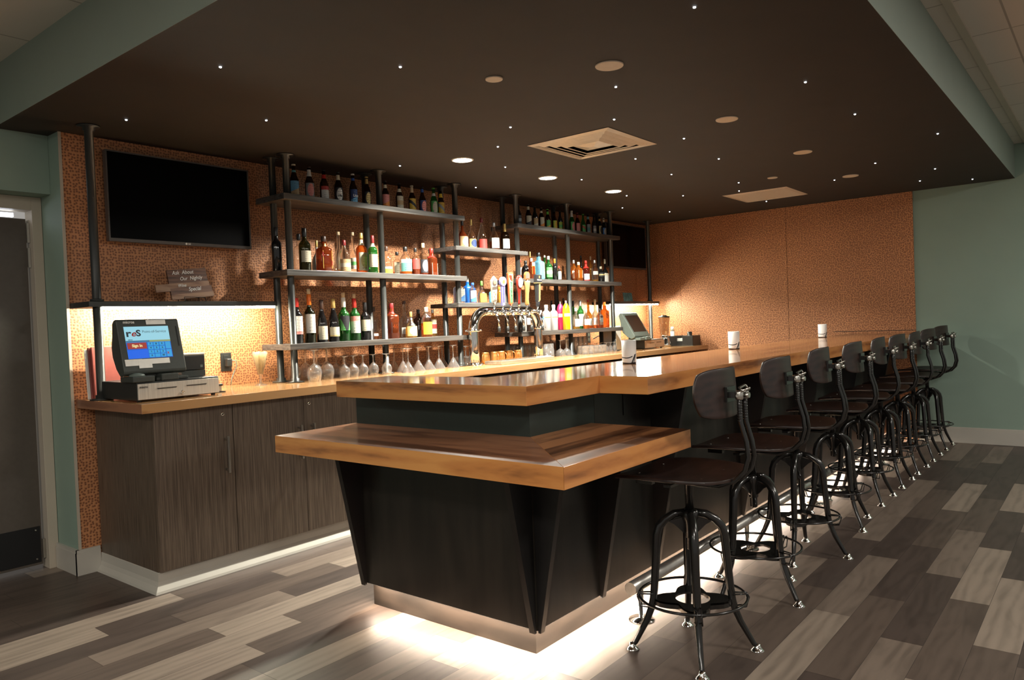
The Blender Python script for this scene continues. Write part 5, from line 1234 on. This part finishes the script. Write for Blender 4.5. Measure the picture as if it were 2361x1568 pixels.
for s, x, z, sz in (('Ask  About', .095, .170, .034), ('Our  Nightly', .140, .132, .032), ('Wine', .075, .092, .028), ('Special', .150, .066, .034)):
    text('lettering', s, sz, mChalk, pl, MS @ Vector((x, -.0012, z)), (MS.to_3x3() @ Matrix.Rotation(PI / 2, 3, 'X')).to_euler(), .0005, .25, sx=.85)
b = B(); b.tube([(.06, -.02, .025), (.06, -.035, .004), (.06, -.03, .0025), (.06, .05, .0025), (.06, .05, .09)], .0022, 6); b.tube([(.19, -.02, .025), (.19, -.035, .004), (.19, -.03, .0025), (.19, .05, .0025), (.19, .05, .09)], .0022, 6); b.tube([(.06, -.02, .028), (.19, -.02, .028)], .0022, 6); b.tube([(.06, .05, .09), (.19, .05, .09)], .0022, 6)
b.done('wire_easel', mBlackPlastic, t)
# picture card on right lit shelf
t = empty('picture_card', (7.45, 4.36, 1.5005)); tag(t, 'small teal picture card leaning on the far lit shelf', 'card')
B().box(0, .20, 0, .004, 0, .105, Matrix.Rotation(-.15, 4, 'X')).done('card', basic('teal_card', (.08, .17, .16), .4, var=.5, scale=25), t)

# ------------------------------------------------------------------ far right counter
t = empty('receipt_printer', (6.93, 4.20, CT + .0005)); tag(t, 'white receipt printer mostly hidden behind the far right register', 'printer')
B().box(0, .16, 0, .18, 0, .26).done('body', mWhite, t, bevel=.01)
t = empty('blender', (7.80, 4.05, CT + .0005)); tag(t, 'small blender with chrome base and clear jar beside the far register', 'blender')
b = B(); b.lathe([(.070, 0), (.075, .006), (.072, .03), (.055, .09), (.048, .12), (.056, .13)], 24); b.done('base', mChrome, t)
b = B(); b.lathe([(.045, .131), (.050, .14), (.062, .30), (.066, .335)], 8, cap=False); b.done('jar', glassy('jar_glass', (.75, .70, .58), edge=.5), t)
b = B(); b.lathe([(.066, .335), (.066, .345), (.03, .350), (.03, .36)], 20); b.done('lid', mBlackPlastic, t)
B().tube([(.062, 0, .31), (.095, 0, .30), (.095, 0, .20), (.056, 0, .18)], .007, 8).done('handle', mGlass, t)
# bar caddy with napkins and straws
t = empty('bar_caddy', (7.92, 3.76, CT + .0005)); tag(t, 'black plastic bar caddy with napkins and straws at the far counter end', 'bar caddy')
b = B(); b.box(0, .20, 0, .36, .0, .008); b.box(0, .006, 0, .13, .008, .115); b.box(0, .006, .20, .36, .008, .115); b.box(0, .006, .13, .20, .008, .055); b.box(.194, .20, 0, .36, .008, .115); b.box(0, .2, 0, .006, .008, .115); b.box(0, .2, .354, .36, .008, .115); b.box(.0, .2, .12, .124, .008, .10); b.box(.0, .2, .236, .24, .008, .10)
b.done('tray', mBlackPlastic, t, bevel=.002)
b = B(); b.box(.03, .17, .13, .23, .009, .085); o = b.done('napkins', mWhite, None, loc=(7.92, 3.76, CT + .0005)); tag(o, 'stack of white napkins showing through the caddy notch', 'napkins')
b = B(); b.lathe([(.024, 0), (.026, .16), (.024, .16)], 8); 
for k in range(26):
    a = random.uniform(0, 6.28); q = .021 * math.sqrt(random.random()); b.tube([(q * math.cos(a), q * math.sin(a), .16), (q * math.cos(a), q * math.sin(a), .205 + random.uniform(0, .01))], .003, 5)
o = b.done('straws', mWhite, None, loc=(8.02, 4.06, CT + .009)); tag(o, 'bundle of white straws standing in the bar caddy', 'straws', kind='stuff')
b = B(); b.lathe([(.026, 0), (.028, .15), (.022, .152), (.0, .152)], 16); o = b.done('cup', mBlackPlastic, None, loc=(7.97, 3.82, CT + .009)); tag(o, 'small black cup at the near end of the bar caddy', 'cup')
t = B().box(7.62, 7.75, 4.30, 4.42, CT + .0005, CT + .20).done('paper_box', mWhite, bevel=.004); tag(t, 'pale box behind the far register near the blender', 'box')
t = B().tube([(6.90, 4.44, 1.10), (6.95, 4.40, 1.13), (7.02, 4.42, 1.09), (6.98, 4.38, 1.05), (7.08, 4.40, 1.0), (7.14, 4.44, CT + .004)], .005, 8).done('network_cable', basic('blue_cable_two', (.10, .20, .50), .4)); tag(t, 'tangled blue cable by the outlet at the right rack end', 'cable')
for i, (x, y) in enumerate(((5.17, 3.87), (5.26, 3.87))):
    o = B().box(-.035, .035, -.02, .02, 0, .004).done('white_card', mWhite, None, loc=(x, y, CT + .0335)); tag(o, ('left' if i == 0 else 'right') + ' one of two small white cards lying on the drip tray', 'card', 'small white cards on the drip tray')

# ------------------------------------------------------------------ bar stools
def arc(c, r, a0, a1, n): return [(c[0] + r * math.cos(a0 + (a1 - a0) * k / n), c[1] + r * math.sin(a0 + (a1 - a0) * k / n)) for k in range(n + 1)]
def make_stool():
    t = empty('bar_stool')
    base = empty('base'); base.parent = t
    # four bent legs
    prof = [(.018, .540), (.060, .533), (.095, .512), (.118, .485), (.128, .452), (.133, .38), (.145, .24), (.150, .200), (.158, .165), (.178, .115), (.225, .028), (.236, .018)]
    for k in range(4):
        a = k * PI / 2; ca, sa = math.cos(a), math.sin(a)
        b = B(); b.tube([(r * ca, r * sa, z) for r, z in prof], [.014, .015, .016, .017, .017, .016, .015, .0145, .014, .0125, .010, .009], 10)
        l = b.done('leg', mStoolMetal, base)
        b = B(); b.lathe([(.026, 0), (.026, .003), (.019, .007), (.013, .018), (.010, .026), (.0, .028)], 18, c=(.238 * ca, .238 * sa, .0005)); b.done('foot', mChrome, l)
    # hub, sleeve and brackets under it
    b = B(); b.lathe([(.017, .44), (.021, .445), (.023, .50), (.034, .52), (.034, .545), (.024, .552)], 20)
    for k in range(4):
        a = k * PI / 2; R = Matrix.Rotation(a, 4, 'Z')
        P = [(.02, .522), (.085, .505), (.06, .492), (.022, .455)]
        va = [b.bm.verts.new(R @ Vector((x, -.004, z))) for x, z in P]; vb = [b.bm.verts.new(R @ Vector((x, .004, z))) for x, z in P]; b._f(va); b._f(vb[::-1])
        for i in range(4): b._f([va[i], va[(i + 1) % 4], vb[(i + 1) % 4], vb[i]])
    b.done('hub', mStoolMetal, base)
    # foot ring and clips
    b = B(); b.tube([(.204 * math.cos(2 * PI * k / 40), .204 * math.sin(2 * PI * k / 40), .215) for k in range(40)], .0055, 8, closed=True)
    for k in range(4):
        a = k * PI / 2; R = Matrix.Rotation(a, 4, 'Z')
        for s in (-.014, .014):
            b.tube([R @ Vector(p) for p in ((.150, s, .222), (.206, s * .6, .223), (.212, s * .6, .212), (.200, s * .8, .175), (.160, s, .170))], .003, 6)
    b.done('foot_ring', mStoolMetal, base)
    # pressed brace plate: concave square with a round hole
    b = B(); outer, inner = [], []
    n = 48
    for i in range(n):
        a = 2 * PI * i / n; q = abs(math.cos(2 * a)) ** 1.6
        outer.append((.085 + .062 * q, a)); inner.append((.066, a))
    for (z0, z1) in ((.196, .204),):
        lo = [b.bm.verts.new((r * math.cos(a), r * math.sin(a), z0)) for r, a in outer]; li = [b.bm.verts.new((r * math.cos(a), r * math.sin(a), z0)) for r, a in inner]
        ho = [b.bm.verts.new((r * math.cos(a), r * math.sin(a), z1)) for r, a in outer]; hi = [b.bm.verts.new((r * math.cos(a), r * math.sin(a), z1)) for r, a in inner]
        for i in range(n):
            j = (i + 1) % n; b._f([lo[i], lo[j], li[j], li[i]]); b._f([ho[i], ho[j], hi[j], hi[i]]); b._f([lo[i], lo[j], ho[j], ho[i]]); b._f([li[i], li[j], hi[j], hi[i]])
    for i in range(n):  # downturned rim
        j = (i + 1) % n; r0q, a0q = outer[i]; r1q, a1q = outer[j]
        b._f([b.bm.verts.new((r0q * math.cos(a0q), r0q * math.sin(a0q), .204)), b.bm.verts.new((r1q * math.cos(a1q), r1q * math.sin(a1q), .204)), b.bm.verts.new((r1q * math.cos(a1q), r1q * math.sin(a1q), .180)), b.bm.verts.new((r0q * math.cos(a0q), r0q * math.sin(a0q), .180))])
    b.done('brace_plate', mStoolMetal, base)
    # everything that turns with the seat (origin on the spindle axis)
    top = empty('swivel'); top.parent = t
    b = B(); b.lathe([(.013, .395), (.0165, .40), (.0165, .655), (.030, .662), (.030, .672)], 18)
    b.tube([(-.055, -.03, .418), (.04, .022, .470)], .006, 8)
    b.done('spindle', mStoolMetal, top)
    def seat_pt(u, v):
        # superellipse plan; shallow dish with front and back edges rolling down
        x = (u * 2 - 1); y = (v * 2 - 1)
        sx = x * math.sqrt(max(0, 1 - .32 * y * y)); sy = y * math.sqrt(max(0, 1 - .30 * x * x))
        z = .010 * (sx * sx) * 1.3 - .006 * (1 - sx * sx) - .012 * max(0, sy) ** 3 + .004 * max(0, -sy) ** 2
        return Vector((sx * .228, .030 + sy * .222, .690 + z))
    b = B(); b.grid(seat_pt, 22, 22); s = b.done('seat', mStoolWood, top, solid=.013)
    m = s.modifiers.new('round', 'BEVEL'); m.width = .003; m.segments = 2; m.limit_method = 'ANGLE'
    b = B()
    for sx in (-.10, .10): 
        for sy in (-.10, .16): b.lathe([(.006, .0), (.004, .0025)], 8, c=(sx, sy, .6935))
    b.done('screw', mNickel, s)
    # seat cradle: two bent steel bars and plate
    b = B(); b.box(-.075, .075, -.065, .10, .664, .676); b.box(-.012, .012, -.15, .17, .655, .666); b.box(-.15, .15, .0, .03, .660, .670)
    b.box(-.11, -.085, .10, .17, .655, .672); b.box(.085, .11, .10, .17, .655, .672)
    b.done('seat_bracket', mStoolMetal, top)
    # backrest: twin rods
    for s_ in (-1, 1):
        pts = [(s_ * .045, .06, .664), (s_ * .045, -.06, .660), (s_ * .040, -.14, .662), (s_ * .036, -.20, .685), (s_ * .032, -.238, .725), (s_ * .028, -.252, .775), (s_ * .026, -.246, .83), (s_ * .026, -.226, .90), (s_ * .026, -.224, .95), (s_ * .026, -.224, 1.018)]
        B().tube(pts, .0085, 10).done('back_rod', mStoolMetal, top)
        b = B()
        for k in range(9): b.tube([(s_ * .026, -.224, .905 + k * .010), (s_ * .026, -.224, .909 + k * .010)], .0098, 8)
        b.done('notches', mStoolMetal, top)
    b = B()
    for s_ in (-1, 1): b.lathe([(.013, .985), (.015, .99), (.015, 1.012), (.012, 1.018)], 14, c=(s_ * .026, -.224, 0))
    b.tube([(-.032, -.238, 1.018), (.0, -.252, 1.026), (.034, -.238, 1.018), (.034, -.226, 1.03), (0, -.235, 1.036), (-.03, -.226, 1.028)], .005, 8, closed=True)
    b.tube([(-.045, -.224, 1.0), (.045, -.224, 1.0)], .006, 8)
    b.lathe([(.010, -.01), (.010, .01)], 12, T=Matrix.Translation((0, -.242, 1.0)) @ Matrix.Rotation(PI / 2, 4, 'X'))
    b.done('clamp', mNickel, top)
    b = B(); b.box(-.030, .030, -.222, -.180, .990, 1.012); b.box(-.040, .040, -.184, -.174, .975, 1.030); b.done('back_bracket', mStoolMetal, top)
    def back_pt(u, v):
        x = u * 2 - 1; z = v * 2 - 1
        sx = x * math.sqrt(max(0, 1 - .22 * z * z)); sz = z * math.sqrt(max(0, 1 - .34 * x ** 4))
        return Vector((sx * .183, -.170 + .052 * sx * sx + .006 * sz, 1.008 + sz * .092))
    b = B(); b.grid(back_pt, 22, 14); s = b.done('backrest', mStoolWood, top, solid=.012)
    m = s.modifiers.new('round', 'BEVEL'); m.width = .003; m.segments = 2; m.limit_method = 'ANGLE'
    return t
proto = make_stool()
SLAB = ['nearest black metal bar stool with its seat tucked under the lower ledge', 'second nearest bar stool, first one beyond the lower ledge', 'third bar stool from the camera, black metal with dark wood seat', 'fourth bar stool from the camera along the bar front',
        'fifth bar stool from the camera, middle of the row of nine', 'sixth bar stool from the camera along the bar front', 'third bar stool from the far sage wall', 'second bar stool from the far sage wall', 'farthest black bar stool, right beside the sage wall']
ST = [(2.66, 1.30, 32, 0, 0), (3.40, 1.335, -21, 0, 0), (4.06, 1.35, 10, 3, .01), (4.79, 1.37, -36, 0, .01), (5.49, 1.395, 45, 4, .012), (6.10, 1.395, 45, -3, .012), (6.66, 1.395, 44, 3, .014), (7.27, 1.395, 45, -6, .02), (7.88, 1.395, 45, -8, .03)]
for i, (x, y, a, sw, dz) in enumerate(ST):
    o = proto if i == 0 else copy_tree(proto)
    o.location = (x, y, 0); tag(o, SLAB[i], 'bar stool', 'industrial bar stools lined up along the bar')
    for c in o.children:
        if c.name.startswith('base'): c.rotation_euler = (0, 0, math.radians(a))
        else: c.rotation_euler = (0, 0, math.radians(sw)); c.location = (0, 0, dz)
